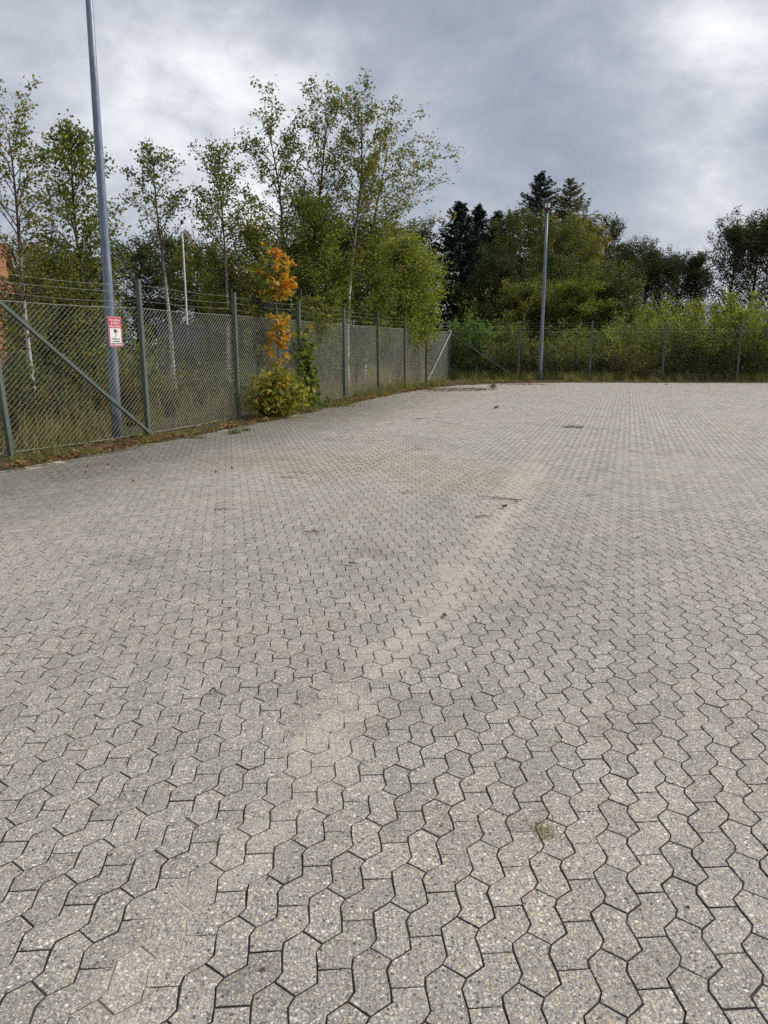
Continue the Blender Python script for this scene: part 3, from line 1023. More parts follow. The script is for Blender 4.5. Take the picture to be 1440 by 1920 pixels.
# ================================================================== FENCES
POST_H = 2.5
fence_posts = [Vector((-6.25, 7.75, 0)), Vector((-5.03, 10.31, 0))] + [P2 + FDIR * (3.18 * i) for i in range(7)] + [Vector((2.86, 34.35, 0))]
far_dir = Vector((0.9885, -0.151, 0)).normalized()
far_posts = [Vector((2.86, 34.35, 0)) + far_dir * (3.0 * i) for i in range(1, 8)]


def chain_panel(width, z0=0.07, z1=2.08, W=0.045, H=0.078, r=0.0026, seed=0):
    nw = int(round(width / W)); W = width / nw                       # W is half a diamond: neighbours mirror each other
    ns = int(round((z1 - z0) / (H / 2)))
    zs = np.linspace(z0, z1, ns + 1)
    ks = np.arange(nw)
    X = (ks[:, None] + 0.5) * W + np.where((np.arange(ns + 1)[None] + ks[:, None]) % 2 == 0, -0.5, 0.5) * W * 1.03
    # wires alternate side where they hook into each other
    Yb = 0.020 * (fbm(X * 1.3 + seed, zs[None] * 1.1 + X * 0, 40 + seed, 3) - 0.5) * 2
    Y = Yb
    sag = 0.035 * (fbm(X * 0.8 + seed * 3, X * 0, 60 + seed, 2) - 0.5)
    Z = np.broadcast_to(zs[None], X.shape) + sag * (1 - (zs[None] - z0) / (z1 - z0)) - 0.02 * np.sin(PI * X / width) * ((zs[None] - z0) / (z1 - z0)) ** 2
    Pt = np.stack([X, Y, Z], axis=2)                                  # nw x (ns+1) x 3
    offs = np.array([(0, -1, 0), (0.87, 0.5, 0), (-0.87, 0.5, 0)])
    rs_ = np.where((np.arange(ns)[None] + ks[:, None]) % 2 == 0, r * 1.3, r * 0.75)           # rising strands thicker, falling thinner: light on the front ones put into shape
    A = Pt[:, :-1, None, :] + offs[None, None] * rs_[:, :, None, None]
    B = Pt[:, 1:, None, :] + offs[None, None] * rs_[:, :, None, None]
    V = np.stack([A, B], axis=2)                                      # nw x ns x 2 x 3 x 3
    idx = np.arange(nw * ns * 6).reshape(nw, ns, 2, 3)
    Fs = []
    for a in range(3):
        b = (a + 1) % 3
        Fs.append(np.stack([idx[:, :, 0, a], idx[:, :, 0, b], idx[:, :, 1, b], idx[:, :, 1, a]], axis=2).reshape(-1, 4))
    Fq = np.concatenate(Fs)
    top = Pt[:, -1, :]
    return mesh_np('chain_link_mesh', V.reshape(-1, 3), Fq.reshape(-1), np.full(len(Fq), 4), M_WIRE), Z


def make_fence(name, label, posts, lean, wire_r=0.0027, seed=0, wire=None):
    root = empty(name, posts[0])
    tag(root, label, 'fence')
    o0 = posts[0]
    rr = np.random.default_rng(100 + seed)
    for i, p in enumerate(posts):
        d = (posts[min(i + 1, len(posts) - 1)] - posts[max(i - 1, 0)]).normalized()
        b = MB()
        b.box((0, 0, POST_H / 2 - 0.15), (0.07, 0.07, POST_H + 0.3), bev=0.007)
        b.box((0, 0, POST_H + 0.004), (0.074, 0.074, 0.008))
        l = lean.get(i, (rr.normal() * 0.006, rr.normal() * 0.006))
        po = b.build('post', M_POST, root, loc=p - o0, rot=(l[0], l[1], math.atan2(d.y, d.x)))
    for i in range(len(posts) - 1):
        a, b = posts[i], posts[i + 1]
        d = b - a
        wv = d.length
        me, _ = chain_panel(wv - 0.02, r=wire_r, seed=seed + i)
        if wire: me.materials[0] = wire
        dn = d.normalized()
        link('chain_link_mesh', me, root, a - o0 + Vector((dn.y, -dn.x, 0)) * -0.041 + dn * 0.01, (0, 0, math.atan2(d.y, d.x)))
    # line wires (top, middle, bottom of mesh) and three strands of barbed wire
    nrm = [Vector((0, 0, 0))] * len(posts)
    for nm, z, r, sag in (('tension_wire', 2.075, 0.0035, 0.02), ('tension_wire', 0.085, 0.0035, 0.02),
                          ('barbed_wire', 2.19, 0.0017, 0.03), ('barbed_wire', 2.31, 0.0017, 0.025), ('barbed_wire', 2.43, 0.0017, 0.03)):
        mbw = MB()
        for i in range(len(posts) - 1):
            a, b = posts[i] - o0, posts[i + 1] - o0
            dn = (b - a).normalized(); off = Vector((dn.y, -dn.x, 0)) * -0.041
            L = (b - a).length
            q = np.linspace(0, 1, 13)
            sg = sag * rr.uniform(0.4, 1.6)
            pts = np.stack([np.array(a.lerp(b, t) + off) + np.array([0, 0, z - sg * 4 * t * (1 - t)]) for t in q])
            mbw.tube(pts, r, 4, cap=False)
            if nm == 'barbed_wire':
                for t in np.arange(0.06, L, 0.16) / L:
                    c = np.array(a.lerp(b, t) + off) + np.array([0, 0, z - sg * 4 * t * (1 - t)])
                    for s in range(2):
                        v = rr.normal(size=3); v /= np.linalg.norm(v)
                        mbw.tube(np.stack([c - v * 0.014, c + v * 0.014]), 0.0012, 3, cap=False)
        mbw.build(nm, M_BARB, root)
    return root


fence_a = make_fence('chain_link_fence', 'long chain link fence with grey green posts and barbed wire beside the birches', fence_posts,
                     {1: (0.0, -0.055), 2: (0.0, -0.006), 3: (0.004, -0.012)}, seed=1)


def brace(root, a, b, z0, z1, mat, wid=0.05, off=0.05, name='brace'):
    o0 = root.location
    d = (b - a).normalized(); nn = Vector((d.y, -d.x, 0)) * off
    p, q = a + nn + Vector((0, 0, z0)), b + nn + Vector((0, 0, z1))
    mid = (p + q) / 2 - o0
    dv = (q - p)
    M = dv.to_track_quat('Z', 'Y').to_matrix()
    mb = MB()
    mb.box((0, 0, 0), (wid, wid, dv.length), bev=0.005)
    return mb.build(name, mat, root, loc=mid, rot=M.to_euler())


brace(fence_a, fence_posts[1] - Vector((0.06, 0.12, 0)), fence_posts[2], 2.14, 0.06, M_POST, off=0.075)
fence_b = make_fence('chain_link_fence', 'chain link fence across the far end of the yard in front of bushes', [fence_posts[-1]] + far_posts, {}, wire_r=0.0014, seed=30, wire=M_WIREG)
# the shared corner post belongs to the first fence: drop the copy
for ch in list(fence_b.children):
    if ch.name.startswith('post') and ch.location.length < 0.01:
        bpy.data.objects.remove(ch)
b1 = brace(fence_a, fence_posts[-1], fence_posts[-2], 2.05, 0.12, M_BRACEW, off=-0.06)
b1['label'] = 'pale unpainted brace at the fence corner'
b2 = MB(); b2.tube([(0, 0, 0), (-0.13, -0.43, 0.01)], 0.026, 8)
b2.build('cross_bar', M_BRACEW, fence_a, loc=fence_posts[-1] - fence_a.location + Vector((0.02, -0.06, 2.08)))
brace(fence_b, fence_posts[-1], far_posts[0], 2.02, 0.06, M_POST, off=0.06)

# ------------------------------------------------------------------ sign
sg_pos = fence_posts[1].lerp(fence_posts[2], 0.79)
sdir = (fence_posts[2] - fence_posts[1]).normalized()
snrm = Vector((sdir.y, -sdir.x, 0))
sign = empty('warning_sign', sg_pos + snrm * -0.024 + Vector((0, 0, 1.70)), math.atan2(sdir.y, sdir.x))
sign.scale = (0.88, 1, 0.89)
tag(sign, 'red and white surveillance sign hung on the chain link fence before the lamp pole', 'sign')


def flat_mat(name, c, rough=0.4):
    return noisy_mat(name, tuple(q * 0.94 for q in c), c, 6, rough, 0, 0.5, bump=0.0)


M_RED = flat_mat('sign_red', (0.56, 0.035, 0.095))
M_WHITE = flat_mat('sign_white', (0.74, 0.75, 0.73))
M_PINK = flat_mat('sign_pale_border', (0.78, 0.52, 0.55))
M_BLACK = flat_mat('sign_black', (0.018, 0.016, 0.016))
SW, SH = 0.30, 0.50
b = MB(); b.box((0, 0, 0), (SW, 0.004, SH), bev=0.0); b.build('panel', M_PINK, sign)
b = MB(); b.box((0, -0.0030, 0), (SW - 0.012, 0.003, SH - 0.012)); b.build('red_field', M_RED, sign)
b = MB(); b.box((0, -0.0055, -0.085), (SW - 0.05, 0.003, 0.285)); b.build('white_field', M_WHITE, sign)


def text(body, size, loc, mat, parent, width):
    cu = bpy.data.curves.new('lettering', 'FONT')
    cu.body = body; cu.size = size; cu.align_x = 'CENTER'; cu.align_y = 'CENTER'
    cu.extrude = 0.0006; cu.offset = 0.0006
    cu.materials.append(mat)
    o = bpy.data.objects.new('lettering', cu)
    COL.objects.link(o); o.parent = parent
    o.location = loc; o.rotation_euler = (PI / 2, 0, 0)
    bpy.context.view_layer.update()
    if o.dimensions.x > 1e-6:
        o.scale = (width / o.dimensions.x, 1, 1)
    me = bpy.data.meshes.new_from_object(o)
    r = link('lettering', me, parent, loc, (PI / 2, 0, 0))
    r.scale = o.scale
    bpy.data.objects.remove(o)
    return r


for body, z, wd in (('Henstilling', 0.198, 0.205), ('af affald', 0.145, 0.165), ('ikke tilladt', 0.092, 0.215)):
    text(body, 0.058, (0, -0.0058, z), M_WHITE, sign, wd)
for body, z, wd in (('Pladsen er', -0.120, 0.16), ('overvåget', -0.160, 0.15), ('døgnet rundt', -0.200, 0.20)):
    text(body, 0.040, (0, -0.0085, z), M_BLACK, sign, wd)
# camera pictogram
pc = MB()


def extr(pts, y0=-0.0072, y1=-0.0092):
    pc.poly([(x, y1, z) for x, z in pts])


extr([(-0.035, 0.047), (0.005, 0.040), (0.060, 0.012), (0.052, 0.002), (0.012, 0.010), (0.008, -0.035), (-0.028, -0.010)])
extr([(0.000, -0.045), (0.012, -0.052), (0.004, -0.075), (-0.022, -0.095), (-0.030, -0.088), (-0.008, -0.070)])
pc.build('camera_pictogram', M_BLACK, sign)
pr = MB()
for i in range(10):
    a0, a1 = i * 2 * PI / 10, (i + 1) * 2 * PI / 10
    pr.poly([(0.038 + r * math.cos(a), -0.0091, -0.018 + r * 1.2 * math.sin(a)) for r, a in ((0.012, a0), (0.017, a0), (0.017, a1), (0.012, a1))])
pr.build('pictogram_ring', M_PINK, sign)


# ------------------------------------------------------------------ lamp posts
def lamp_post(label, loc, H, r0, r1, rot):
    o = empty('lamp_post', loc, 0)
    o.rotation_euler = rot
    tag(o, label, 'lamp post', 'lamp posts of the yard')
    mb = MB()
    zz_ = np.array([-0.2, 0.9, 0.92, 1.6, 3.2, 5.2, H])
    rad = np.array([r0, r0, r0 * 0.98, r0 * 0.95, r0 + (r1 - r0) * 0.38, r0 + (r1 - r0) * 0.68, r1])
    mb.tube(np.stack([0 * zz_, 0 * zz_, zz_], axis=1), rad, 20)
    mb.build('pole', M_GALV, o, smooth=True)
    dm = MB(); dm.box((0, -r0 - 0.001, 0.62), (r0 * 0.9, 0.008, 0.38), bev=0.002); dm.build('service_door', M_GALV, o)
    hb = MB()
    hb.tube([(0, 0, H - 0.02), (0, 0, H + 0.05), (0, 0, H + 0.06), (0, 0, H + 0.15)], [r1 * 1.3, r1 * 1.3, 0.10, 0.15], 12)
    hb.build('lamp_base', M_DARKMETAL, o)
    for sx in (-1, 1):
        for sy in (-1, 1):
            p = MB(); p.box((0, 0, 0), (0.014, 0.014, 0.2)); p.build('cage_bar', M_DARKMETAL, o, loc=(sx * 0.125, sy * 0.125, H + 0.25))
    gl = MB(); gl.tube([(0, 0, H + 0.15), (0, 0, H + 0.34)], [0.085, 0.105], 12); gl.build('glass', M_GLASS, o)
    ld = MB(); ld.box((0, 0, H + 0.365), (0.30, 0.30, 0.03), bev=0.004); ld.tube([(0, 0, H + 0.38), (0, 0, H + 0.42)], [0.13, 0.02], 12); ld.build('lid', M_DARKMETAL, o)
    return o


lamp_post('tall grey galvanised lamp pole standing behind the braced fence bay with the sign', (-4.32, 12.45, 0), 8.4, 0.083, 0.042, (0, 0.008, 0))
lp = at(1012, 33.25, 0)
lamp_post('grey galvanised lamp post with dark lantern standing by the far fence', (lp.x, lp.y, 0), hz(397, 33.2), 0.085, 0.045, (0, 0.002, 0))

# ================================================================== BUILDINGS BEHIND
M_BRICK = noisy_mat('orange_brick', (0.30, 0.12, 0.06), (0.42, 0.19, 0.10), 20, 0.85, coords='obj', bump=0.3)
M_TILE = noisy_mat('orange_roof_tile', (0.36, 0.15, 0.08), (0.50, 0.23, 0.13), 15, 0.8, coords='obj', bump=0.3)
M_SLATE = noisy_mat('dark_roofing', (0.045, 0.047, 0.055), (0.075, 0.078, 0.088), 9, 0.7)
M_TRIM = noisy_mat('white_painted_trim', (0.70, 0.70, 0.68), (0.80, 0.80, 0.78), 6, 0.5, bump=0.03)
M_CLAD = noisy_mat('grey_blue_cladding', (0.10, 0.105, 0.125), (0.16, 0.165, 0.19), 4, 0.6, stretch=(1, 1, 0.3))
M_BOARD = noisy_mat('dark_stained_board', (0.026, 0.030, 0.038), (0.052, 0.058, 0.070), 5, 0.75, stretch=(0.3, 1, 3))
M_PANE = noisy_mat('window_pane', (0.02, 0.025, 0.03), (0.05, 0.055, 0.06), 3, 0.08, 0, 0.6, bump=0.0)


def part_box(name, mat, parent, c, size, bev=0.0):
    b = MB(); b.box((0, 0, 0), size, bev=bev)
    return b.build(name, mat, parent, loc=c)


# brick house at the far left edge
hx = at(12, 38, 2)
house = empty('brick_house', (hx.x - 5.95, 38, 0), math.radians(12))
tag(house, 'orange brick house with tiled roof half hidden behind the tallest birch at the fence end', 'house')
hz_e, hz_r = 3.0, 6.6
part_box('wall', M_BRICK, house, (0, 3, hz_e / 2), (10, 6, hz_e))
gb = MB()
gb.poly([(-5, 0, hz_e), (5, 0, hz_e), (5, 6, hz_e), (-5, 6, hz_e)])
gb.poly([(5, 0.01, hz_e), (5, 5.99, hz_e), (5, 3, hz_r)]); gb.poly([(-5, 5.99, hz_e), (-5, 0.01, hz_e), (-5, 3, hz_r)])
gb.build('gable', M_BRICK, house)
rf = empty('roof'); rf.parent = house
for s, nm in ((-1, 'roof_slope'), (1, 'roof_slope')):
    r_ = MB()
    y0, y1 = 3 + s * 3.4, 3.0
    r_.poly([(-5.3, y0, hz_e - 0.4), (5.3, y0, hz_e - 0.4), (5.3, y1, hz_r + 0.08), (-5.3, y1, hz_r + 0.08)])
    r_.poly([(-5.3, y0, hz_e - 0.55), (5.3, y0, hz_e - 0.55), (5.3, y1, hz_r - 0.1), (-5.3, y1, hz_r - 0.1)])
    r_.poly([(5.3, y0, hz_e - 0.4), (5.3, y0, hz_e - 0.55), (5.3, y1, hz_r - 0.1), (5.3, y1, hz_r + 0.08)])
    r_.build(nm, M_TILE, rf)
part_box('chimney', M_SLATE, rf, (3.9, 3.0, hz_r + 0.5), (0.7, 0.7, 1.6))
part_box('gutter', M_TRIM, house, (0, -0.45, hz_e - 0.5), (10.7, 0.12, 0.1))
for xw in (-3, 0.2, 3.3):
    wn = part_box('window', M_TRIM, house, (xw, -0.02, 1.65), (1.5, 0.1, 1.2))
    for s in (-1, 1):
        part_box('pane', M_PANE, wn, (s * 0.36, -0.045, 0), (0.62, 0.03, 1.02))

# grey clad shed behind the trees
sp_ = at(455, 46, 3)
shed = empty('metal_shed', (sp_.x, 46, 0), math.radians(10))
tag(shed, 'grey blue shed with vertical cladding behind the orange maple sapling', 'shed')
SHH = hz(522, 46)
cl = MB()
nst = 34
for i in range(nst):
    x0 = -2.0 + i * 4.6 / nst; x1 = x0 + 4.6 / nst
    cl.box(((x0 + x1) / 2, 0.0 if i % 2 else -0.03, SHH / 2), ((x1 - x0) * (0.98 if i % 2 else 1.0), 0.06, SHH - (0.0 if i % 2 else 0.004)))
cl.build('cladding', M_CLAD, shed)
part_box('wall', M_CLAD, shed, (0.3, 2.55, SHH / 2 - 0.02), (4.5, 5.0, SHH - 0.06))
part_box('roof', M_SLATE, shed, (0.3, 2.45, SHH + 0.06), (4.9, 5.5, 0.11))
part_box('door', M_TRIM, shed, (0.9, -0.075, 1.05), (0.9, 0.05, 2.1))
dwn = part_box('window', M_TRIM, shed, (-0.3, -0.08, hz(562, 46)), (0.9, 0.05, 0.7))
part_box('pane', M_PANE, dwn, (0, -0.03, 0), (0.76, 0.02, 0.56))
# flat roofed annex with pale fascia, left of the shed
ax = at(400, 43, 2)
annex = empty('flat_roof_annex', (ax.x, 43, 0), math.radians(4))
tag(annex, 'low dark annex with a thin pale roof edge beside the grey shed', 'shed')
AH = hz(560, 43)
part_box('wall', M_BOARD, annex, (0, 1.5, AH / 2), (1.9, 3, AH))
part_box('roof', M_TRIM, annex, (0.1, 1.4, AH + 0.07), (2.3, 3.4, 0.13))

# dark horizontal board wall seen through the fence
bw0, bw1 = at(300, 33, 1), at(800, 40, 1)
bwall = empty('board_wall', (bw0.x, bw0.y, 0), math.atan2(bw1.y - bw0.y, bw1.x - bw0.x))
tag(bwall, 'dark blue grey wall of horizontal boards seen through the chain link fence', 'wall')
BL = (bw1 - bw0).length
nbay = 6
rb = np.random.default_rng(5)
bmesh_ = MB(); bmesh_.box((0, 0, 0), (BL / nbay - 0.13, 0.03, 0.178)); bm_ = bmesh_.mesh('board', M_BOARD)
pmesh_ = MB(); pmesh_.box((0, 0, 1.25), (0.12, 0.12, 2.6)); pm_ = pmesh_.mesh('wall_post', M_BOARD)
for i in range(nbay + 1):
    link('wall_post', pm_, bwall, (i * BL / nbay, 0, 0))
for i in range(nbay):
    for k in range(12):
        link('board', bm_, bwall, ((i + 0.5) * BL / nbay, rb.normal() * 0.006, 0.16 + k * 0.192), (rb.normal() * 0.02, 0, 0))

# low white building behind the far bushes
lw = at(1250, 47, 2)
low = empty('low_white_building', (lw.x, 47, 0), math.radians(-5))
tag(low, 'low white building with dark flat roof edge behind the far fence bushes', 'building')
part_box('wall', M_TRIM, low, (0.3, 2, 0.95), (4.4, 4, 1.9))
part_box('roof', M_SLATE, low, (0.3, 1.9, 2.17), (4.9, 4.6, 0.52))
for xw in (-0.9, 1.2):
    wn = part_box('window', M_TRIM, low, (xw, -0.03, 1.25), (1.0, 0.08, 0.8))
    part_box('pane', M_PANE, wn, (0, -0.04, 0), (0.84, 0.03, 0.64))

# flagpole with pennant
fp = at(345, 35, 5)
flag = empty('flagpole', (fp.x, 35, 0))
tag(flag, 'white flagpole flying a red and white pennant among the trees', 'flagpole')
FH = hz(421, 35)
mb = MB(); q = np.linspace(0, 1, 6); mb.tube(np.stack([0 * q, 0 * q, q * FH], axis=1), 0.047 - 0.018 * q, 12); mb.build('pole', M_TRIM, flag, smooth=True)
mb = MB(); mb.tube([(0, 0, FH), (0, 0, FH + 0.05), (0, 0, FH + 0.15), (0, 0, FH + 0.2)], [0.03, 0.07, 0.07, 0.02], 10); mb.build('finial', M_IRON, flag, smooth=True)
M_PENR = flat_mat('pennant_red', (0.46, 0.24, 0.19), 0.8); M_PENW = flat_mat('pennant_white', (0.75, 0.70, 0.62), 0.8)
qs = np.linspace(0, 1, 16)
pth = np.stack([0.05 + 0.85 * qs, 0.1 * np.sin(qs * 7) * qs, FH - 0.25 - 1.05 * qs + 0.03 * np.sin(qs * 9)], axis=1)
for nm, o1, o2, mt in (('pennant_red_edge', 0.5, 0.17, M_PENR), ('pennant_white_stripe', 0.17, -0.17, M_PENW), ('pennant_red_edge', -0.17, -0.5, M_PENR)):
    pn = MB()
    for i in range(15):
        w0, w1 = 0.19 * (1 - qs[i]) + 0.02, 0.19 * (1 - qs[i + 1]) + 0.02
        nrm = np.array([0.75, 0, 0.66])
        pn.poly([pth[i] + nrm * w0 * o1, pth[i + 1] + nrm * w1 * o1, pth[i + 1] + nrm * w1 * o2, pth[i] + nrm * w0 * o2])
    pn.build(nm, mt, flag)

# ================================================================== TREES
R_ = np.random.default_rng


def px2m(px, d):
    return px / F * d


BG = 'birches behind the long fence'
# 1 tall thin birch far left
d = 13.6
plant('birch_tree', 'tall sparse birch behind the braced fence bay at the far left', 'tree', BG, at(50, d, 2),
      grow_tree(R_(1), hz(135, d), 0.78, 0.28, 44, 0.85, 12, 8.5, 0.060, droop=0.25, jit=0.05, lean=(-0.012, 0), trunk_r=0.045, profile='col', wob=0.05,
                density=lambda t: 0.35 if 0.52 < t < 0.68 else (1.35 if t > 0.68 else 0.85), tone_hi=1.0, twiglen=0.42), M_BIRCHBARK, LM_BIRCH)
# 2 dense columnar birch behind the pole
d = 16.0
plant('birch_tree', 'dense leafy birch right behind the tall lamp pole', 'tree', BG, at(170, d, 2),
      grow_tree(R_(2), hz(228, d), 0.86, 0.10, 62, 0.8, 14, 12, 0.066, droop=0.35, jit=0.08, trunk_r=0.05, profile='oval', tone_lo=0.15, tone_hi=1.0), M_BROWNBARK, LM_BIRCH)
# 3 small thin birch
d = 20.5
plant('birch_tree', 'slender birch with a bare white stem just beyond the second fence post', 'tree', BG, at(325, d, 1),
      grow_tree(R_(3), hz(262, d), 0.78, 0.50, 24, 0.75, 10, 9, 0.075, droop=0.15, jit=0.07, lean=(-0.018, 0), trunk_r=0.055, profile='oval', wob=0.04,
                density=lambda t: 0.22 if t < 0.70 else 1.5, tone_hi=0.8), M_BIRCHBARK, LM_BIRCH)
# 4
d = 21.5
plant('birch_tree', 'mid height birch next to the flagpole, thinly leaved low down', 'tree', BG, at(425, d, 2),
      grow_tree(R_(4), hz(255, d), 1.05, 0.34, 40, 0.8, 12, 10, 0.078, droop=0.2, jit=0.09, trunk_r=0.05, profile='oval',
                density=lambda t: 0.55 if t < 0.55 else 1.2, tone_hi=0.9), M_BIRCHBARK, LM_BIRCH)
# group
d = 24.5
plant('birch_tree', 'tall birch, leftmost of the close group above the orange sapling', 'tree', BG, at(520, d, 2),
      grow_tree(R_(5), hz(160, d), 1.25, 0.40, 38, 0.80, 11, 12, 0.085, droop=0.3, jit=0.08, lean=(-0.03, 0), trunk_r=0.08, profile='top', wob=0.13,
                density=lambda t: 0.6 if t < 0.6 else 1.1, tone_lo=0.05, tone_hi=1.0), M_BIRCHBARK, LM_BIRCH)
plant('birch_tree', 'tall birch with straight stem in the middle of the close group', 'tree', BG, at(592, d + 0.8, 2),
      grow_tree(R_(6), hz(155, d + 0.8), 1.05, 0.40, 34, 0.9, 11, 11, 0.085, droop=0.25, jit=0.08, lean=(0.012, 0), trunk_r=0.075, profile='top', wob=0.12,
                density=lambda t: 0.6 if t < 0.6 else 1.1, tone_lo=0.05, tone_hi=1.0), M_BIRCHBARK, LM_BIRCH)
plant('birch_tree', 'tallest birch of the close group, denser crown than its neighbours', 'tree', BG, at(650, d - 0.3, 2),
      grow_tree(R_(7), hz(150, d - 0.3), 1.05, 0.40, 38, 0.9, 12, 12, 0.085, droop=0.28, jit=0.08, lean=(0.02, 0), trunk_r=0.075, profile='top', wob=0.11,
                density=lambda t: 0.5 if t < 0.6 else 1.2, tone_lo=0.05, tone_hi=1.0), M_BIRCHBARK, LM_BIRCH)
d = 26.5
plant('birch_tree', 'white stemmed birch leaning right out of the close group', 'tree', BG, at(680, d, 1),
      grow_tree(R_(8), hz(212, d), 1.55, 0.44, 34, 0.62, 12, 12, 0.088, droop=0.3, jit=0.09, lean=(0.105, 0), trunk_r=0.085, profile='top', skew=(0.8, 0), wob=0.08,
                density=lambda t: 0.7 if t < 0.6 else 1.1, tone_lo=0.05, tone_hi=1.0), M_BIRCHBARK, LM_BIRCH)

GG = 'leafy trees crowding the long fence'
d = 23.6
plant('willow_tree', 'bushy green tree in front of the birch group over the fence', 'tree', GG, at(590, d, 2),
      grow_tree(R_(9), hz(352, d), 1.25, 0.10, 70, 0.85, 16, 16, 0.088, droop=0.2, jit=0.13, trunk_r=0.07, profile='oval', tone_hi=0.8), M_BROWNBARK, LM_MID)
d = 25.5
plant('willow_tree', 'green bushy tree below the leaning birch, leaves reaching the barbed wire', 'tree', GG, at(668, d, 2),
      grow_tree(R_(10), hz(405, d), 1.4, 0.14, 66, 0.75, 16, 16, 0.092, droop=0.25, jit=0.13, trunk_r=0.07, profile='dome', tone_hi=0.85), M_BROWNBARK, LM_MID)
d = 29.6
plant('willow_tree', 'light green spreading tree hanging over the fence near the corner', 'tree', GG, at(752, d, 2),
      grow_tree(R_(12), hz(445, d), 1.75, 0.28, 78, 0.5, 17, 15, 0.105, droop=0.35, jit=0.15, trunk_r=0.08, profile='dome', skew=(0.18, -0.1), tone_lo=0.1, tone_hi=0.95), M_BROWNBARK, LM_LIGHT)
d = 22.3
plant('willow_tree', 'olive brown leaved young tree behind the orange maple sapling', 'tree', GG, at(480, d, 2),
      grow_tree(R_(13), hz(395, d), 1.15, 0.16, 54, 0.8, 14, 12, 0.085, droop=0.2, jit=0.12, trunk_r=0.05, profile='oval', tone_hi=1.0), M_BROWNBARK, LM_OLIVE)
d = 20.0
plant('willow_tree', 'thin olive young tree between slender birch and flagpole bay', 'tree', GG, at(425, d + 2, 2),
      grow_tree(R_(14), hz(470, d + 2), 0.75, 0.2, 40, 0.8, 12, 10, 0.08, droop=0.2, jit=0.11, trunk_r=0.04, profile='oval', tone_hi=1.0), M_BROWNBARK, LM_OLIVE)
d = 15.2
plant('willow_tree', 'low dark green bushy tree beneath the tall left birch', 'tree', GG, at(95, d, 2),
      grow_tree(R_(15), hz(440, d), 1.05, 0.12, 50, 0.7, 14, 13, 0.068, droop=0.2, jit=0.10, trunk_r=0.04, profile='dome', tone_hi=0.9), M_BROWNBARK, LM_OLIVE)

# background wood on the left
DG = 'dark trees far behind the long fence'
for i, (px, ytop, d, R, sd_, lab) in enumerate((
        (78, 478, 31, 2.0, 21, 'dark rounded tree to the right of the brick house'),
        (130, 455, 34, 2.6, 22, 'dark tree in the gap left of the lamp pole, behind the young birches'),
        (255, 432, 44, 3.4, 23, 'dark round tree just right of the lamp pole, far back'),
        (330, 440, 46, 3.0, 24, 'dark round tree directly behind the flagpole'),
        (400, 448, 42, 2.6, 25, 'dark olive tree to the right of the flagpole, far back'),
        (560, 430, 47, 3.2, 26, 'dark tree far behind the birch group'),
        (640, 425, 48, 3.0, 27, 'dark tree far behind the leaning birch stem'),
        (735, 397, 46, 2.7, 28, 'broad dark green tree behind the light green corner tree'),
        (792, 412, 50, 2.4, 29, 'small dark tree at the gap before the spruces'))):
    plant('broadleaf_tree', lab, 'tree', DG, at(px, d, 4),
          grow_tree(R_(sd_), hz(ytop, d), R, 0.10, 66, 0.6, 11, 28, 0.125, droop=0.15, jit=0.15, trunk_r=0.14, profile='dome', twig_tubes=False, tone_hi=0.9),
          M_BROWNBARK, LM_DARK if i not in (4, 7) else LM_OLIVE)

# spruces
SG = 'dark spruces behind the fence corner'
for px, ytop, d, R, sd_, lab in ((857, 377, 49, 3.6, 31, 'dark spruce, leftmost of the conifers behind the fence corner'),
                                 (893, 385, 54, 3.3, 32, 'slim dark spruce second from the gap in the tree line'),
                                 (928, 398, 50, 3.3, 33, 'shorter dark spruce against the olive broadleaf tree'),
                                 (1004, 322, 58, 5.2, 34, 'tallest dark spruce rising beside the far lantern')):
    mbv = grow_spruce(R_(sd_), hz(ytop, d), R, 0.27, 60, 9)
    plant('spruce_tree', lab, 'tree', SG, at(px, d, 5), mbv, M_BROWNBARK, LM_NEEDLE)
d = 56
plant('larch_tree', 'tall olive larch with see-through top behind the far lamp post', 'tree', SG, at(1060, d, 6),
      grow_spruce(R_(35), hz(336, d), 4.8, 0.24, 52, 9, spread=1.4), M_BROWNBARK, LM_LARCH)

# broadleaf wall behind the far fence
WG = 'broadleaf trees behind the far fence'
for px, ytop, d, R, mt, sd_, lab, pf in (
        (975, 392, 43, 2.6, LM_DEEP, 41, 'olive broadleaf tree left of the far lamp post', 'dome'),
        (925, 470, 41, 2.0, LM_DARK, 42, 'dark shaded tree under the spruces', 'dome'),
        (1036, 408, 46, 2.4, LM_DEEP, 43, 'green tree directly behind the far lamp post', 'dome'),
        (1088, 400, 49, 2.7, LM_OLIVE, 44, 'tall olive tree between larch and grey green crown', 'dome'),
        (1125, 405, 58, 2.8, LM_DARK, 45, 'grey green tree stepping down from the larch', 'dome'),
        (1130, 492, 40, 2.3, LM_DEEP, 46, 'mid green rounded tree in front of the dark wood, right of the lamp post', 'dome'),
        (1075, 520, 38.5, 1.9, LM_MID, 47, 'mid green bushy tree just right of the far lamp post', 'dome'),
        (985, 520, 39, 2.0, LM_OLIVE, 48, 'bushy tree low behind the far fence, left of the lamp post', 'dome')):
    plant('broadleaf_tree', lab, 'tree', WG, at(px, d, 4),
          grow_tree(R_(sd_), hz(ytop, d), R, 0.10, 72, 0.62, 11, 30, 0.114, droop=0.2, jit=0.13, trunk_r=0.13, profile=pf, twig_tubes=False, tone_hi=0.95), M_BROWNBARK, mt)

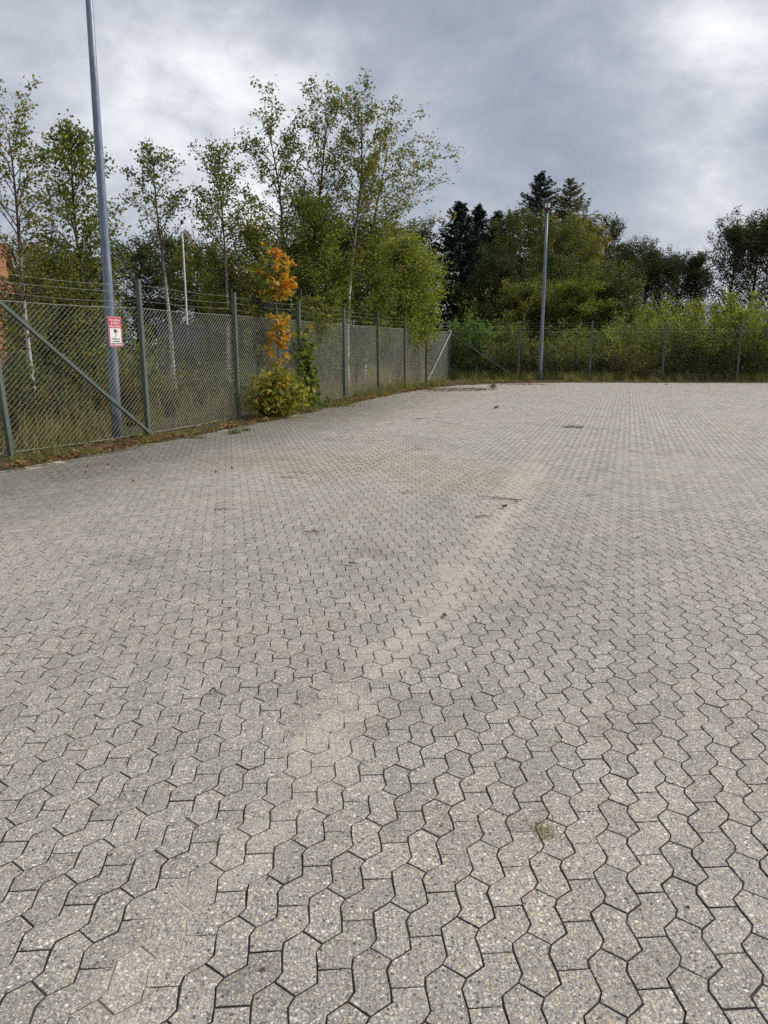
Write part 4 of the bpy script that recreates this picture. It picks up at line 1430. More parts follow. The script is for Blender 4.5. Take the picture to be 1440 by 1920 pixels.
RG = 'distant trees on the right with bare trunks'
for px, ytop, d, R, t0, mt, sd_, lab in (
        (1172, 448, 66, 2.4, 0.34, LM_DARK, 51, 'distant dark tree just right of the grey green crown'),
        (1205, 447, 68, 2.3, 0.38, LM_DARK, 52, 'distant tree second in the row with light between trunks'),
        (1240, 450, 66, 2.4, 0.36, LM_DARK, 53, 'distant tree in the middle of the row with light between trunks'),
        (1275, 462, 70, 2.2, 0.40, LM_DARK, 54, 'distant lower tree fourth in the row with light between trunks'),
        (1302, 470, 68, 1.4, 0.36, LM_DARK, 55, 'thin half bare distant tree beside the bright gap'),
        (1362, 410, 60, 2.4, 0.26, LM_DARK, 56, 'big dark tree at the right, first after the bright gap'),
        (1402, 388, 62, 3.0, 0.28, LM_DARK, 57, 'highest big dark tree close to the right edge'),
        (1455, 384, 60, 3.0, 0.28, LM_DARK, 58, 'big dark tree cut by the right edge')):
    sparse = 0.8 if px < 1310 else 1.0
    plant('broadleaf_tree', lab, 'tree', RG, at(px, d, 5),
          grow_tree(R_(sd_), hz(ytop, d), R, t0, 64, 0.70, 11, 30 * sparse, 0.135, droop=0.1, jit=0.18, density=lambda t: 0.32 if t < 0.60 else (0.7 if t < 0.7 else 1.05), trunk_r=0.17, profile='dome', twig_tubes=False, tone_hi=0.85, wob=0.1), M_BROWNBARK, mt)

# ------------------------------------------------------------------ shrubs behind the far fence
HG = 'shrubs of the hedge behind the far fence'
proto = {}
rs = R_(70)
proto['green'] = (grow_shrub(R_(71), 2.9, 1.35, 24, 15, 12, 0.095, jit=0.10), LM_HEDGE)
proto['olive'] = (grow_shrub(R_(72), 3.0, 1.3, 26, 15, 11, 0.09, jit=0.10), LM_HEDGE)
proto['light'] = (grow_shrub(R_(73), 2.8, 1.3, 24, 14, 11, 0.115, jit=0.10), LM_LIGHT)
proto['low'] = (grow_shrub(R_(74), 1.7, 1.25, 22, 12, 11, 0.085, jit=0.09), LM_OLIVE)
proto['yellow'] = (grow_shrub(R_(75), 1.9, 1.0, 18, 12, 10, 0.09, jit=0.09), LM_YELLOW)
proto['fresh'] = (grow_shrub(R_(76), 2.8, 1.35, 24, 15, 12, 0.12, jit=0.10), LM_FRESH)
proto['tall'] = (grow_shrub(R_(77), 3.6, 0.8, 12, 18, 9, 0.13, jit=0.08, spread=0.6, curve=0.1, bare=0.25), LM_LIGHT)
first = {}
hedge = [  # px, distance, kind, height scale, width scale, label
    (882, 35.9, 'fresh', 1.08, 1.1, 'fresh light green shrub beside the fence corner, behind the brace'),
    (930, 35.6, 'low', 1.0, 1.0, 'low olive shrub behind the foot of the corner brace'),
    (955, 37.2, 'olive', 1.08, 0.9, 'thin brownish shrub behind the corner brace, left of the lamp post'),
    (990, 35.4, 'low', 1.1, 1.1, 'low shrub at the foot of the far lamp post, left side'),
    (1035, 35.2, 'green', 0.62, 0.9, 'low dark green shrub at the foot of the far lamp post, right side'),
    (1060, 37.0, 'olive', 0.95, 1.0, 'olive shrub between lamp post and next fence post, second row'),
    (1090, 35.2, 'low', 1.0, 1.1, 'low shrub hugging the fence post right of the lamp'),
    (1125, 36.2, 'fresh', 0.8, 1.0, 'green shrub just right of the fence post after the lamp'),
    (1160, 35.0, 'yellow', 0.85, 1.1, 'low yellowing shrub midway along the bay with the white building behind'),
    (1172, 37.4, 'olive', 1.1, 1.0, 'tall olive shrub left of the white building'),
    (1205, 34.9, 'yellow', 0.72, 1.1, 'yellowing shrub in front of the white building'),
    (1262, 35.0, 'green', 1.0, 1.0, 'green shrub right of the post beside the white building'),
    (1285, 36.0, 'tall', 1.0, 1.0, 'light green shrub covering the right end of the white building'),
    (1312, 34.7, 'olive', 0.9, 1.0, 'olive shrub with dark upright stems, close to the fence'),
    (1340, 35.8, 'light', 1.12, 1.0, 'green shrub left of the last fence post in view'),
    (1362, 34.5, 'low', 1.25, 1.0, 'low shrub at the foot of the last fence post in view'),
    (1385, 35.6, 'tall', 1.12, 1.1, 'tall light green shrub right of the last fence post in view'),
    (1412, 34.3, 'green', 0.95, 1.0, 'green shrub pressed against the fence near the right edge'),
    (1440, 35.6, 'olive', 1.05, 1.0, 'olive shrub cut by the right edge'),
    (1480, 34.6, 'green', 1.0, 1.0, 'green shrub beyond the right edge of the hedge')]
for i, (px, d, kd, hs, ws, lab) in enumerate(hedge):
    d -= 1.1 if px > 1180 else 0.55
    loc = at(px, d, 1)
    if kd not in first:
        gr, mt = proto[kd]
        o = plant('shrub', lab, 'shrub', HG, loc, gr, M_GREYBARK, mt, part_names=('stems', 'foliage'))
        o.scale = (ws, ws, hs); first[kd] = o
    else:
        copy_plant(first[kd], lab, loc, rs.uniform(0, 6.28), (ws * rs.uniform(0.92, 1.08), ws * rs.uniform(0.92, 1.08), hs), HG)
for px, d, hs, lab in ((1146, 35.0, 0.92, 'upright sprig rising above the hedge left of the yellowing shrubs'), (1228, 35.2, 1.0, 'upright sprig above the roof of the white building'),
                       (1300, 34.6, 0.86, 'upright sprig left of the last fence post, between two shrubs'), (1352, 34.4, 1.02, 'upright sprig touching the last fence post in view'),
                       (1425, 34.2, 0.95, 'upright sprig near the right edge of the hedge'), (948, 36.4, 0.9, 'upright sprig behind the lower half of the corner brace')):
    copy_plant(first['tall'], lab, at(px, d, 1), rs.uniform(0, 6.28), (0.8, 0.8, hs * rs.uniform(0.7, 1.0)), HG)
# taller screen further back so no empty ground shows between shrubs and wood
BGp = 'tall bushes between hedge and wood'
k = 0
for px, d, hs, kd, lab in ((905, 40, 1.5, 'olive', 'tall olive bush under the slim spruce'), (1010, 41, 1.2, 'green', 'tall green bush directly behind the lamp post'),
                           (1105, 42, 1.3, 'olive', 'tall olive bush beneath the mid green rounded tree'), (1190, 41, 1.5, 'olive', 'tall olive bush left of the bare trunks'),
                           (1225, 42, 1.45, 'light', 'tall light bush above the white building'), (1268, 43, 1.4, 'olive', 'tall olive bush under the bare trunk row'),
                           (1320, 42, 1.35, 'green', 'tall green bush below the bright gap'), (1375, 41, 1.5, 'light', 'tall light bush under the big dark trees'), (1430, 42, 1.5, 'olive', 'tall olive bush at the right edge under the dark trees')):
    copy_plant(first[kd], lab, at(px, d, 1), rs.uniform(0, 6.28), (1.25, 1.25, hs), BGp)

# ------------------------------------------------------------------ undergrowth behind the long fence
UG = 'undergrowth shrubs behind the long fence'
ush = {'bramble': (grow_shrub(R_(81), 1.35, 0.75, 16, 9, 8, 0.07, jit=0.06, curve=0.5), LM_RED),
       'weed': (grow_shrub(R_(82), 1.1, 0.6, 14, 8, 7, 0.06, jit=0.05), LM_OLIVE),
       'bush': (grow_shrub(R_(83), 2.0, 0.9, 16, 11, 9, 0.075, jit=0.07), LM_MID),
       'gold': (grow_shrub(R_(84), 2.3, 0.85, 14, 12, 10, 0.09, jit=0.08, hang=0.6), LM_YELLOW)}
ufirst = {}
for px, d, kd, hs, ws, lab in (
        (15, 11.6, 'bramble', 1.15, 0.9, 'bramble with red and yellow leaves behind the leaning end post'),
        (62, 12.6, 'bramble', 0.95, 1.0, 'bramble with red leaves at the foot of the far left birch'),
        (20, 14.2, 'bush', 1.1, 1.1, 'green bush behind the leaning end post, further back'),
        (128, 13.2, 'weed', 1.0, 1.1, 'weedy shrub midway behind the braced bay'),
        (150, 15.5, 'bush', 1.0, 1.2, 'green bush behind the brace, further back'),
        (195, 14.2, 'bramble', 0.8, 0.9, 'bramble just left of the lamp pole foot'),
        (238, 14.3, 'bramble', 1.0, 0.8, 'bramble between the lamp pole foot and the second post'),
        (255, 17.5, 'bush', 1.05, 1.2, 'green bush behind the second fence post'),
        (310, 17.0, 'weed', 0.95, 1.2, 'weedy shrub right of the second fence post'),
        (375, 18.5, 'weed', 1.15, 1.2, 'weedy shrub midway behind the flagpole bay'),
        (372, 22.5, 'bush', 0.95, 1.2, 'green bush behind the flagpole bay, further back'),
        (440, 20.0, 'bush', 0.7, 1.0, 'green bush behind the third fence post'),
        (600, 22.5, 'bush', 0.85, 0.9, 'pale leaved bush just right of the post with the creeper'),
        (640, 24.6, 'bush', 0.95, 0.8, 'pale leaved bush behind the fifth fence post'),
        (780, 31.2, 'gold', 1.08, 1.0, 'golden yellow shrub against the fence near the corner'),
        (748, 29.8, 'gold', 0.95, 0.7, 'smaller golden shrub left of the golden yellow shrub'),
        (822, 35.4, 'bush', 1.15, 1.0, 'green bush right behind the fence corner post')):
    loc = at(px, d, 1)
    if kd not in ufirst:
        gr, mt = ush[kd]
        o = plant('shrub', lab, 'shrub', UG, loc, gr, M_BROWNBARK, mt, part_names=('stems', 'foliage'))
        o.scale = (ws, ws, hs); ufirst[kd] = o
    else:
        copy_plant(ufirst[kd], lab, loc, rs.uniform(0, 6.28), (ws, ws, hs), UG)

# ------------------------------------------------------------------ maple sapling, its bush and the creeper on the post
rm = R_(90)
p3, p4 = fence_posts[4 - 1], fence_posts[5 - 1]     # posts before and after the sapling
ms = p3.lerp(p4, 0.46) + FNRM * 0.16
maple = empty('maple_sapling', ms)
tag(maple, 'maple sapling with orange autumn leaves growing up through the fence', 'tree')
HM = 3.62
mb = MB()
q = np.linspace(0, 1, 10)
stem = np.stack([0.10 * np.sin(q * 3.0) - 0.02 * q, -0.16 * np.sin(q * 2.2) * q - 0.05 * q, HM * q], axis=1)
mb.tube(stem, 0.018 * (1 - 0.75 * q) + 0.003, 6, tone=0.4)
Cc, Dd, Tt, Ll = [], [], [], []
for i in range(120):
    t = rm.choice([rm.uniform(0.66, 0.84), rm.uniform(0.66, 0.9), rm.uniform(0.40, 0.60), rm.uniform(0.28, 0.54), rm.uniform(0.9, 1.0)], p=[0.30, 0.22, 0.22, 0.18, 0.08])
    b = np.array([np.interp(t, q, stem[:, k]) for k in range(3)])
    az = rm.uniform(0, 2 * PI)
    wdt = 0.42 * math.sin(PI * np.clip((t - 0.56) / 0.46, 0.08, 0.93)) ** 1.2 if t > 0.62 else 0.20
    L = wdt * rm.uniform(0.5, 1.15) + 0.06
    e = b + np.array([math.cos(az) * L, math.sin(az) * L, 0.35 * L])
    mb.tube(np.stack([b, (b + e) / 2 + np.array([0, 0, 0.03]), e]), [0.005, 0.004, 0.002], 3, tone=0.9, cap=False)
    for j in range(rm.integers(3, 6)):
        u_ = rm.uniform(0.35, 1.05)
        c = b + (e - b) * u_ + rm.normal(size=3) * 0.035
        Cc.append(c); Dd.append(np.array([math.cos(az), math.sin(az), -0.5]) + rm.normal(size=3) * 0.55)
        g_ = 0.47 + 0.13 * rm.normal() + 0.10 * (c[0] + 0.05) / 0.3
        if t < 0.58: g_ = 0.50 + 0.14 * rm.normal()
        if t > 0.9: g_ = 0.82 + 0.1 * rm.normal()
        if t > 0.62 and rm.uniform() < 0.6 and c[0] < 0.06: g_ = rm.uniform(0.12, 0.42)
        Tt.append(np.clip(g_, 0, 1)); Ll.append(rm.uniform(0.085, 0.15))
mb.build('trunk', M_GREYBARK, maple, smooth=True)
link('crown', maple_leaves(rm, np.array(Cc), np.array(Dd), np.array(Ll), np.array(Tt), 'crown', LM_ORANGE), maple)

bush = empty('maple_bush', p3.lerp(p4, 0.26) + FNRM * 0.46)
tag(bush, 'low green maple bush spreading onto the paving at the foot of the orange sapling', 'shrub')
mb = MB(); Cc, Dd, Tt, Ll = [], [], [], []
for i in range(84):
    az = rm.uniform(0, 2 * PI)
    ua, va = math.cos(az), math.sin(az)
    out = rm.uniform(0.1, 1.0)
    tip = np.array(FDIR) * ua * out * 1.05 + np.array(FNRM) * (va * out * 0.55 + 0.10)
    h = (1.0 - 0.5 * out ** 1.5) * rm.uniform(0.55, 1.12)
    if ua < -0.5 and out > 0.6: h *= 1.25
    tip[2] = h
    q = np.linspace(0, 1, 5)
    pts = np.outer(q ** 1.2, tip); pts[:, 2] = h * q ** 0.85
    mb.tube(pts, 0.009 * (1 - 0.7 * q), 4, tone=0.6, cap=False)
    for j in range(28):
        u_ = rm.uniform(0.12, 1.05)
        c = np.array([np.interp(u_, q, pts[:, k]) for k in range(3)]) + rm.normal(size=3) * np.array([0.10, 0.10, 0.08])
        if c[2] < 0.03: continue
        Cc.append(c); Dd.append(rm.normal(size=3) * 0.7 + np.array([tip[0], tip[1], -0.35]))
        Tt.append(np.clip(0.31 + 0.09 * rm.normal() + (0.16 if rm.uniform() < 0.12 else 0), 0, 1)); Ll.append(rm.uniform(0.07, 0.13))
mb.build('stems', M_GREYBARK, bush, smooth=True)
link('foliage', maple_leaves(rm, np.array(Cc), np.array(Dd), np.array(Ll), np.array(Tt), 'foliage', LM_ORANGE), bush)

creeper = empty('creeper', p4 + FNRM * 0.10)
tag(creeper, 'green creeper climbing the fence post beside the orange sapling', 'creeper')
mb = MB(); Cc, Dd, Tt, Ll = [], [], [], []
for i in range(17):
    h = rm.uniform(0.9, 2.1)
    q = np.linspace(0, 1, 8)
    off = rm.normal() * 0.16 - 0.12
    pts = np.array(FDIR)[None] * (off * q + 0.06 * np.sin(q * 9 + i))[:, None] + np.array(FNRM)[None] * (0.03 + 0.05 * np.sin(q * 7 + i * 2))[:, None]
    pts[:, 2] = h * q
    mb.tube(pts, 0.007 * (1 - 0.6 * q), 4, tone=0.6, cap=False)
    for j in range(46):
        u_ = rm.uniform(0.05, 1.0)
        c = np.array([np.interp(u_, q, pts[:, k]) for k in range(3)])
        sp2 = 0.16 + 0.10 * math.sin(c[2] * 5)
        c = c + np.array(FDIR) * rm.normal() * sp2 + np.array(FNRM) * (abs(rm.normal()) * 0.10) + np.array([0, 0, rm.normal() * 0.05])
        if c[2] < 0.04: continue
        Cc.append(c); Dd.append(rm.normal(size=3) * 0.5 + np.array([FNRM.x * 0.6, FNRM.y * 0.6, -0.5]))
        Tt.append(np.clip(0.14 + 0.12 * rm.normal() + (0.4 if c[2] > 1.75 and rm.uniform() < 0.35 else 0), 0, 1)); Ll.append(rm.uniform(0.08, 0.14))
mb.build('stems', M_GREYBARK, creeper, smooth=True)
link('foliage', maple_leaves(rm, np.array(Cc), np.array(Dd), np.array(Ll), np.array(Tt), 'foliage', LM_ORANGE), creeper)
# golden sprays reaching over the wire right of the creeper
spray = plant('shrub', 'olive spray of leaves hanging over the barbed wire right of the creeper', 'shrub', UG, (p4.lerp(fence_posts[5], 0.45) - FNRM * 0.35),
              grow_tree(R_(95), 2.75, 0.62, 0.62, 14, 0.2, 8, 9, 0.085, droop=0.5, jit=0.08, trunk_r=0.02, profile='oval', tone_hi=1.0), M_BROWNBARK, LM_OLIVE, part_names=('stems', 'foliage'))


# ================================================================== GRASS, LITTER
def blades(rng, X, Y, Z, H, Wd, lean, tone, name, mat):
    n = len(X)
    az = rng.uniform(0, 2 * PI, n); la = rng.uniform(0, 2 * PI, n)
    sx, sy = np.cos(az) * Wd / 2, np.sin(az) * Wd / 2
    lx, ly = np.cos(la) * lean * H, np.sin(la) * lean * H
    b = np.stack([X, Y, Z], axis=1)
    V = np.stack([b + np.stack([sx, sy, 0 * sx], 1), b - np.stack([sx, sy, 0 * sx], 1),
                  b + np.stack([lx * 0.35 - sx * 0.7, ly * 0.35 - sy * 0.7, H * 0.6], 1), b + np.stack([lx * 0.35 + sx * 0.7, ly * 0.35 + sy * 0.7, H * 0.6], 1),
                  b + np.stack([lx, ly, H * (1 - 0.3 * lean)], 1)], axis=1).reshape(-1, 3)
    i0 = np.arange(n)[:, None] * 5
    Fq = np.concatenate([i0 + np.array([[0, 1, 2, 3]]), i0 + np.array([[3, 2, 4]])], axis=1).reshape(-1)
    return mesh_np(name, V, Fq, np.tile([4, 3], n), mat, np.repeat(tone, 2))


def litter(rng, X, Y, Z, S, tone, name, mat=None, flat=0.35):
    n = len(X)
    C = np.stack([X, Y, Z], axis=1)
    a = rng.uniform(0, 2 * PI, n)
    Dv = np.stack([np.cos(a), np.sin(a), rng.normal(size=n) * flat * 0.5], 1)
    side = np.stack([-np.sin(a), np.cos(a), rng.normal(size=n) * flat], 1)
    L = S[:, None]; Wd = L * rng.uniform(0.45, 0.8, (n, 1))
    up = np.array([0, 0, 1.0]) * rng.uniform(0.05, 0.35, (n, 1))
    V = np.stack([C - Dv * L * 0.5, C + side * Wd * 0.5 + up * L * 0.5, C + Dv * L * 0.5, C - side * Wd * 0.5 + up * L * 0.5], axis=1).reshape(-1, 3)
    return leaf_mesh(name, V, tone, mat or LM_LITTER)


rg = R_(200)
S1 = float(arc[9]) + 0.8       # about where the long side ends
LAST = float(arc[-1])
# verge grass: clumps
ncl = 900
cx_, cy_, co_, cs_ = edge_point(rg, ncl, 3.0, LAST - 0.5, -0.14, 0.85)
dens = fbm(cs_ * 0.9, co_ * 2, 77, 3)
keep = np.where(cs_ > S1, (dens > 0.46) & (co_ > 0.05), dens > 0.40)
cx_, cy_, co_, cs_ = cx_[keep], cy_[keep], co_[keep], cs_[keep]
nb = rg.integers(14, 46, len(cx_))
ci = np.repeat(np.arange(len(cx_)), nb)
X = cx_[ci] + rg.normal(size=len(ci)) * 0.055; Y = cy_[ci] + rg.normal(size=len(ci)) * 0.055
Hb = rg.gamma(4, 0.025, len(ci)) * (0.55 + 0.9 * rg.uniform(size=len(cx_)))[ci] * np.where(cs_[ci] > S1 - 7, 1.45, 1.0) * (0.65 + 1.5 * np.clip(co_[ci], 0, 0.8))
T = np.clip(rg.beta(2, 2.6, len(ci)) * 0.9 + rg.normal(size=len(cx_))[ci] * 0.12 + np.where(cs_[ci] > S1, 0.15, 0.05), 0, 1)
gv = link('verge_grass', blades(rg, X, Y, np.full(len(X), 0.01), Hb, rg.uniform(0.006, 0.012, len(X)), rg.uniform(0.2, 0.9, len(X)), T, 'verge_grass', LM_GRASS))
tag(gv, 'tufts of short green and straw grass along the paving edge', 'grass', kind='stuff')
# dry meadow grass behind the long fence
n = 44000
s = rg.uniform(-5, 26, n) ; o = -(rg.uniform(0.12, 1.0, n) ** 1.5) * 9.0
bx = P2.x + FDIR.x * s + FNRM.x * o; by = P2.y + FDIR.y * s + FNRM.y * o
dn_ = fbm(bx * 0.7, by * 0.7, 55, 3)
k = dn_ > 0.36
bx, by, dn_ = bx[k], by[k], dn_[k]
T = np.clip(rg.beta(2.6, 2.0, len(bx)) * 0.75 + 0.5 * (dn_ - 0.5) + 0.2, 0, 1)
mg = link('meadow_grass', blades(rg, bx, by, np.full(len(bx), -0.03), rg.gamma(6, 0.075, len(bx)) * (0.6 + dn_), rg.uniform(0.010, 0.020, len(bx)), rg.uniform(0.15, 0.7, len(bx)), T, 'meadow_grass', LM_GRASS))
tag(mg, 'tall dry straw coloured grass behind the long fence', 'grass', kind='stuff')
# rough grass and weeds in front of and behind the far fence
n = 30000
s = rg.uniform(-1, 22, n); o = rg.uniform(-1.6, 4.5, n)
fn = Vector((-far_dir.y, far_dir.x, 0))
bx = fence_posts[-1].x + far_dir.x * s + fn.x * o; by = fence_posts[-1].y + far_dir.y * s + fn.y * o
k = ~inside_yard(bx, by - 0.1)
bx, by, o = bx[k], by[k], o[k]
fg = link('field_grass', blades(rg, bx, by, np.full(len(bx), -0.02), np.where(o < -0.2, 0.07, 0.42) * rg.uniform(0.4, 1.4, len(bx)), rg.uniform(0.014, 0.03, len(bx)), rg.uniform(0.2, 0.8, len(bx)), np.clip(0.25 + rg.beta(2, 2.5, len(bx)) * 0.65, 0, 1), 'field_grass', LM_GRASS))
tag(fg, 'rough green grass and weeds along the far fence', 'grass', kind='stuff')

# leaf litter on the verge
n = 11000
x, y, o, s = edge_point(rg, n, 3.5, S1 + 6, -0.22, 0.75)
dn_ = fbm(s * 1.3, o * 3, 31, 3)
k = (dn_ > 0.42) & (o < 0.1 + 0.9 * rg.uniform(size=n))
x, y, s = x[k], y[k], s[k]
fl = link('fallen_leaves', litter(rg, x, y, 0.03 + 0.02 * rg.uniform(size=len(x)), rg.uniform(0.035, 0.09, len(x)), np.clip(rg.beta(1.8, 3.0, len(x)) * 0.85 + np.where(rg.uniform(size=len(x)) < 0.10, 0.35, 0.0), 0, 0.95), 'fallen_leaves'))
tag(fl, 'brown and yellow fallen leaves along the foot of the long fence', 'leaves', kind='stuff')
# debris patch at the paving corner
n = 900
a = rg.uniform(0, 2 * PI, n); r_ = np.sqrt(rg.uniform(size=n))
cc = ground_pt(850, 731)
x = cc.x + r_ * np.cos(a) * 1.5 + r_ * np.sin(a) * 0.4; y = cc.y + r_ * np.sin(a) * 1.0
x2 = ground_pt(985, 721); 
x = np.concatenate([x, x2.x + rg.normal(size=260) * 0.55]); y = np.concatenate([y, x2.y + rg.normal(size=260) * 0.35])
db = link('leaf_debris', litter(rg, x, y, np.full(len(x), 0.012), rg.uniform(0.03, 0.09, len(x)), np.clip(rg.beta(2, 2.6, len(x)), 0, 0.9), 'leaf_debris'))
tag(db, 'dark patch of dead leaves and dirt at the yard corner', 'leaves', kind='stuff')

# crumbs of leaf and bark blown over the yard
n = 420
y = 1.6 + 26 * rg.uniform(size=n) ** 1.3; x = rg.uniform(-0.5, 0.5, n) * y
k = inside_yard(x, y + 0.4)
x, y = x[k], y[k]
cr = link('leaf_crumbs', litter(rg, x, y, np.full(len(x), 0.004), rg.gamma(3, 0.0020, len(x)) + 0.003 + 0.0008 * y, np.clip(rg.beta(1.3, 4.0, len(x)), 0, 0.6), 'leaf_crumbs'))
tag(cr, 'tiny brown crumbs of leaf and bark scattered over the paving', 'debris', kind='stuff')

# loose sand along the paving edge
sv = np.linspace(3.0, S1 + 2, 500); ov = np.linspace(-0.30, 0.06, 16)
SS, OO = np.meshgrid(sv, ov, indexing='ij')
ii = SS / arc[-1] * (len(sa_) - 1); ar_ = np.arange(len(sa_))
SX = np.interp(ii, ar_, exs) + np.interp(ii, ar_, nx_) * OO; SY = np.interp(ii, ar_, eys) + np.interp(ii, ar_, ny_) * OO
hs_ = fbm(SX * 1.6, SY * 1.6, 91, 5)
SZ = paver_z(SX, SY) - 0.0065 + 0.018 * np.clip(hs_ - 0.40, 0, 1) * np.clip((OO + 0.30) / 0.12, 0, 1)
se = link('edge_sand', grid_mesh('edge_sand', SX, SY, SZ, M_SAND))
tag(se, 'pale sand washed up along the paving edge beside the fence', 'sand', kind='stuff')

# ------------------------------------------------------------------ loose bits on the paving
M_TWIG = noisy_mat('twig_bark', (0.075, 0.055, 0.040), (0.16, 0.12, 0.085), 40, 0.85)
M_STRAW = noisy_mat('dry_straw', (0.36, 0.30, 0.20), (0.50, 0.43, 0.31), 30, 0.8)
M_CHIP = noisy_mat('weathered_wood', (0.20, 0.17, 0.14), (0.36, 0.32, 0.27), 30, 0.85)
M_BERRY = noisy_mat('red_berry', (0.24, 0.008, 0.02), (0.34, 0.015, 0.03), 10, 0.35, 0, 0.5, bump=0.0)
rt = R_(300)
TW = 'twigs scattered on the paving'


def twig(name, label, x0, y0, x1, y1, r, mat, fork=False, cat='twig', bend=0.05):
    a, b = ground_pt(x0, y0), ground_pt(x1, y1)
    c = (a + b) / 2
    o = empty(name, (c.x, c.y, 0))
    tag(o, label, cat, TW)
    q = np.linspace(0, 1, 7)
    L = (b - a).length
    d = (b - a) / L; s = np.array([-d.y, d.x, 0])
    pts = np.array(a - c)[None] + np.array(b - a)[None] * q[:, None] + s[None] * (np.cumsum(rt.normal(size=7)) * bend * L * 0.3)[:, None]
    pts[:, 2] = r + 0.004 + np.abs(rt.normal(size=7)) * 0.006
    r *= 0.72
    mb = MB(); mb.tube(pts, r * (1.0 - 0.55 * q), 6); mb.build('stem', mat, o, smooth=True)
    if fork:
        for t, l, ang in ((0.35, 0.45, 0.5), (0.62, 0.3, -0.7), (0.15, 0.22, -0.6)):
            p = np.array([np.interp(t, q, pts[:, k]) for k in range(3)])
            dd = rot_about(np.array(-d), (0, 0, 1), ang) if t > 0.5 else rot_about(np.array(d), (0, 0, 1), ang)
            e = p + dd * L * l
            e[2] = 0.012
            mb = MB(); mb.tube(np.stack([p, (p + e) / 2 + np.array([0, 0, 0.01]), e]), [r * 0.6, r * 0.5, r * 0.25], 5); mb.build('side_shoot', mat, o)
    return o


twig('twig', 'dark forked twig lying where the sand streak ends', 978, 940, 895, 933, 0.007, M_TWIG, True)
twig('twig', 'dark twig just below the forked twig', 890, 973, 925, 969, 0.007, M_TWIG, True)
twig('twig', 'short dark stick on the paving below the second fence post', 402, 959, 434, 957, 0.009, M_TWIG)
twig('twig', 'thin brown twig left of centre on the paving', 567, 1001, 608, 998, 0.006, M_TWIG, True)
twig('twig', 'small brown twig in the brown silt patch', 526, 897, 552, 899, 0.007, M_TWIG)
twig('straw', 'long pale straw stalk lying across the brown silt patch', 505, 887, 618, 883, 0.004, M_STRAW, cat='straw')
twig('straw', 'short pale straw on the dark paving near the fence', 303, 921, 322, 917, 0.006, M_STRAW, cat='straw')
twig('twig', 'faint twig upper middle of the paving', 782, 843, 812, 846, 0.007, M_CHIP)
twig('twig', 'reddish twig far up the paving near the fence side', 780, 787, 803, 786, 0.010, M_TWIG)
twig('twig', 'grey straight stick right of the sand streak', 1100, 931, 1124, 930, 0.008, M_CHIP)
twig('twig', 'small stick far right below the drain', 1180, 848, 1199, 848, 0.009, M_CHIP)
twig('twig', 'thin grey twig near the middle, left of the forked twig', 752, 925, 782, 926, 0.006, M_CHIP)
twig('wood_chip', 'pale broken wood chip on the paving left of centre', 655, 1059, 669, 1062, 0.012, M_CHIP, cat='wood chip', bend=0.01)
twig('twig', 'short dark twig fragment lower left on the paving', 393, 1300, 410, 1303, 0.006, M_TWIG, True)


def leaf_thing(label, px, py, size, tone, curl=0.5):
    p = ground_pt(px, py)
    o = empty('dead_leaf', (p.x, p.y, 0.004), rt.uniform(0, 6.28))
    tag(o, label, 'leaf', 'dead leaves on the paving')
    n = 7
    u = np.linspace(-1, 1, n)
    mb = MB()
    q = np.linspace(0, 1, n)
    wd = np.sin(PI * np.clip(q, 0.02, 0.98)) ** 0.8 * 0.36 * size
    z = curl * size * 0.35 * u ** 2
    for i in range(n - 1):
        for s in (-1, 1):
            mb.poly([(u[i] * size / 2, 0, z[i] + 0.002), (u[i + 1] * size / 2, 0, z[i + 1] + 0.002), (u[i + 1] * size / 2, s * wd[i + 1], z[i + 1] + curl * wd[i + 1] * 0.7 + 0.002), (u[i] * size / 2, s * wd[i], z[i] + curl * wd[i] * 0.7 + 0.002)], tone)
    mb.build('blade', LM_LITTER, o)
    st = MB(); st.tube([(-size / 2, 0, z[0] + 0.002), (-size * 0.75, 0.005, 0.004)], [0.0018, 0.001], 4); st.build('stalk', M_TWIG, o)
    return o


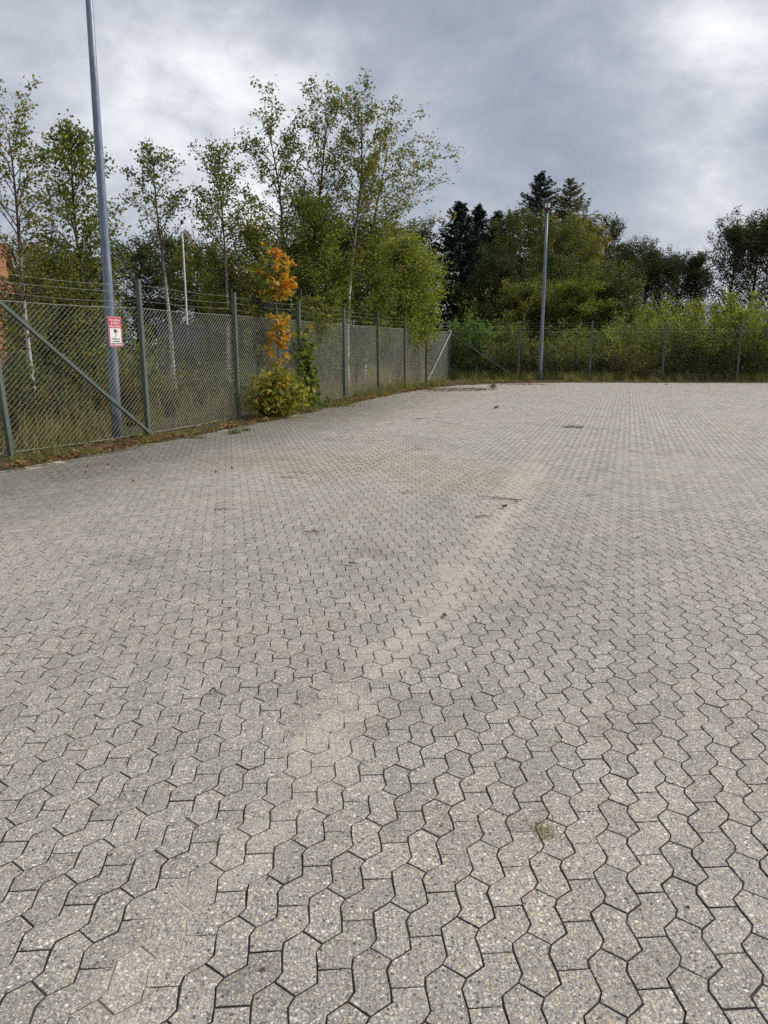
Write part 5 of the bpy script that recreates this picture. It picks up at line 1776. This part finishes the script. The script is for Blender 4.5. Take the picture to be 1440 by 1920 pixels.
leaf_thing('curled dark dead leaf just under the forked twig', 945, 953, 0.08, 0.2, 0.9)
leaf_thing('small curled dead leaf right of the forked twig', 968, 943, 0.06, 0.25, 0.8)
leaf_thing('brown dead leaf on the sand streak right of centre', 833, 1157, 0.045, 0.2, 0.6)
leaf_thing('dark dead leaf far up the paving below the yard corner', 930, 766, 0.17, 0.1, 0.9)
leaf_thing('tiny dark leaf scrap left of centre', 431, 1143, 0.03, 0.05, 0.6)
leaf_thing('tiny dark leaf scrap on the right side of the paving', 1196, 1010, 0.04, 0.02, 0.6)
leaf_thing('dead leaf scrap at the far fence edge, right side', 1250, 722, 0.16, 0.1, 0.8)

bm = MB()
th = np.linspace(0, PI, 6)
bm.tube(np.stack([0 * th, 0 * th, 0.014 - 0.013 * np.cos(th)], axis=1), 0.013 * np.sin(th) + 0.0008, 8)
bmesh_b = bm.mesh('fruit', M_BERRY, True)
sm = MB(); sm.tube([(0, 0, 0.026), (0.006, 0.003, 0.036)], 0.0012, 4); smesh = sm.mesh('stalk', M_TWIG)
for px, py in ((43, 877), (161, 886), (165, 876), (203, 872), (250, 903), (405, 886), (435, 878)):
    p = ground_pt(px, py)
    o = empty('berry', (p.x, p.y, 0.0), rt.uniform(0, 6))
    tag(o, 'red berry lying on the dark paving near the fence', 'berry', 'fallen red berries')
    link('fruit', bmesh_b, o); link('stalk', smesh, o)

# grass tufts standing in the joints
for i, (px, py, n, h, lab) in enumerate(((1022, 1560, 120, 0.035, 'tuft of yellow moss and grass in a paving joint, lower right'),
                                         (440, 813, 90, 0.13, 'grass tuft at the paving edge by the third fence post'),
                                         (461, 808, 60, 0.09, 'small grass tuft right of the tuft by the third fence post'),
                                         (362, 822, 50, 0.07, 'small grass tuft left of the third fence post'),
                                         (384, 822, 40, 0.06, 'low grass tuft halfway towards the third fence post'),
                                         (632, 762, 260, 0.17, 'spreading grass clump at the paving edge by the fifth post'),
                                         (925, 727, 120, 0.28, 'single upright grass tuft before the far fence brace'))):
    p = ground_pt(px, py)
    o = empty('grass_tuft', (p.x, p.y, 0))
    tag(o, lab, 'grass tuft', 'grass tufts on the paving edge')
    sp3 = 0.03 if i == 0 else 0.05 + 0.1 * (n > 200)
    X = rt.normal(size=n) * sp3 * (2 if n > 200 else 1); Y = rt.normal(size=n) * sp3
    link('blades', blades(rt, X, Y, np.full(n, -0.005), h * rt.uniform(0.4, 1.2, n), rt.uniform(0.003, 0.006, n) * (0.6 if i == 0 else 2.0), rt.uniform(0.2, 0.9, n), np.clip(rt.beta(2, 2.5, n) * (0.7) + (0.35 if i == 0 else 0), 0, 1), 'blades', LM_GRASS), o)
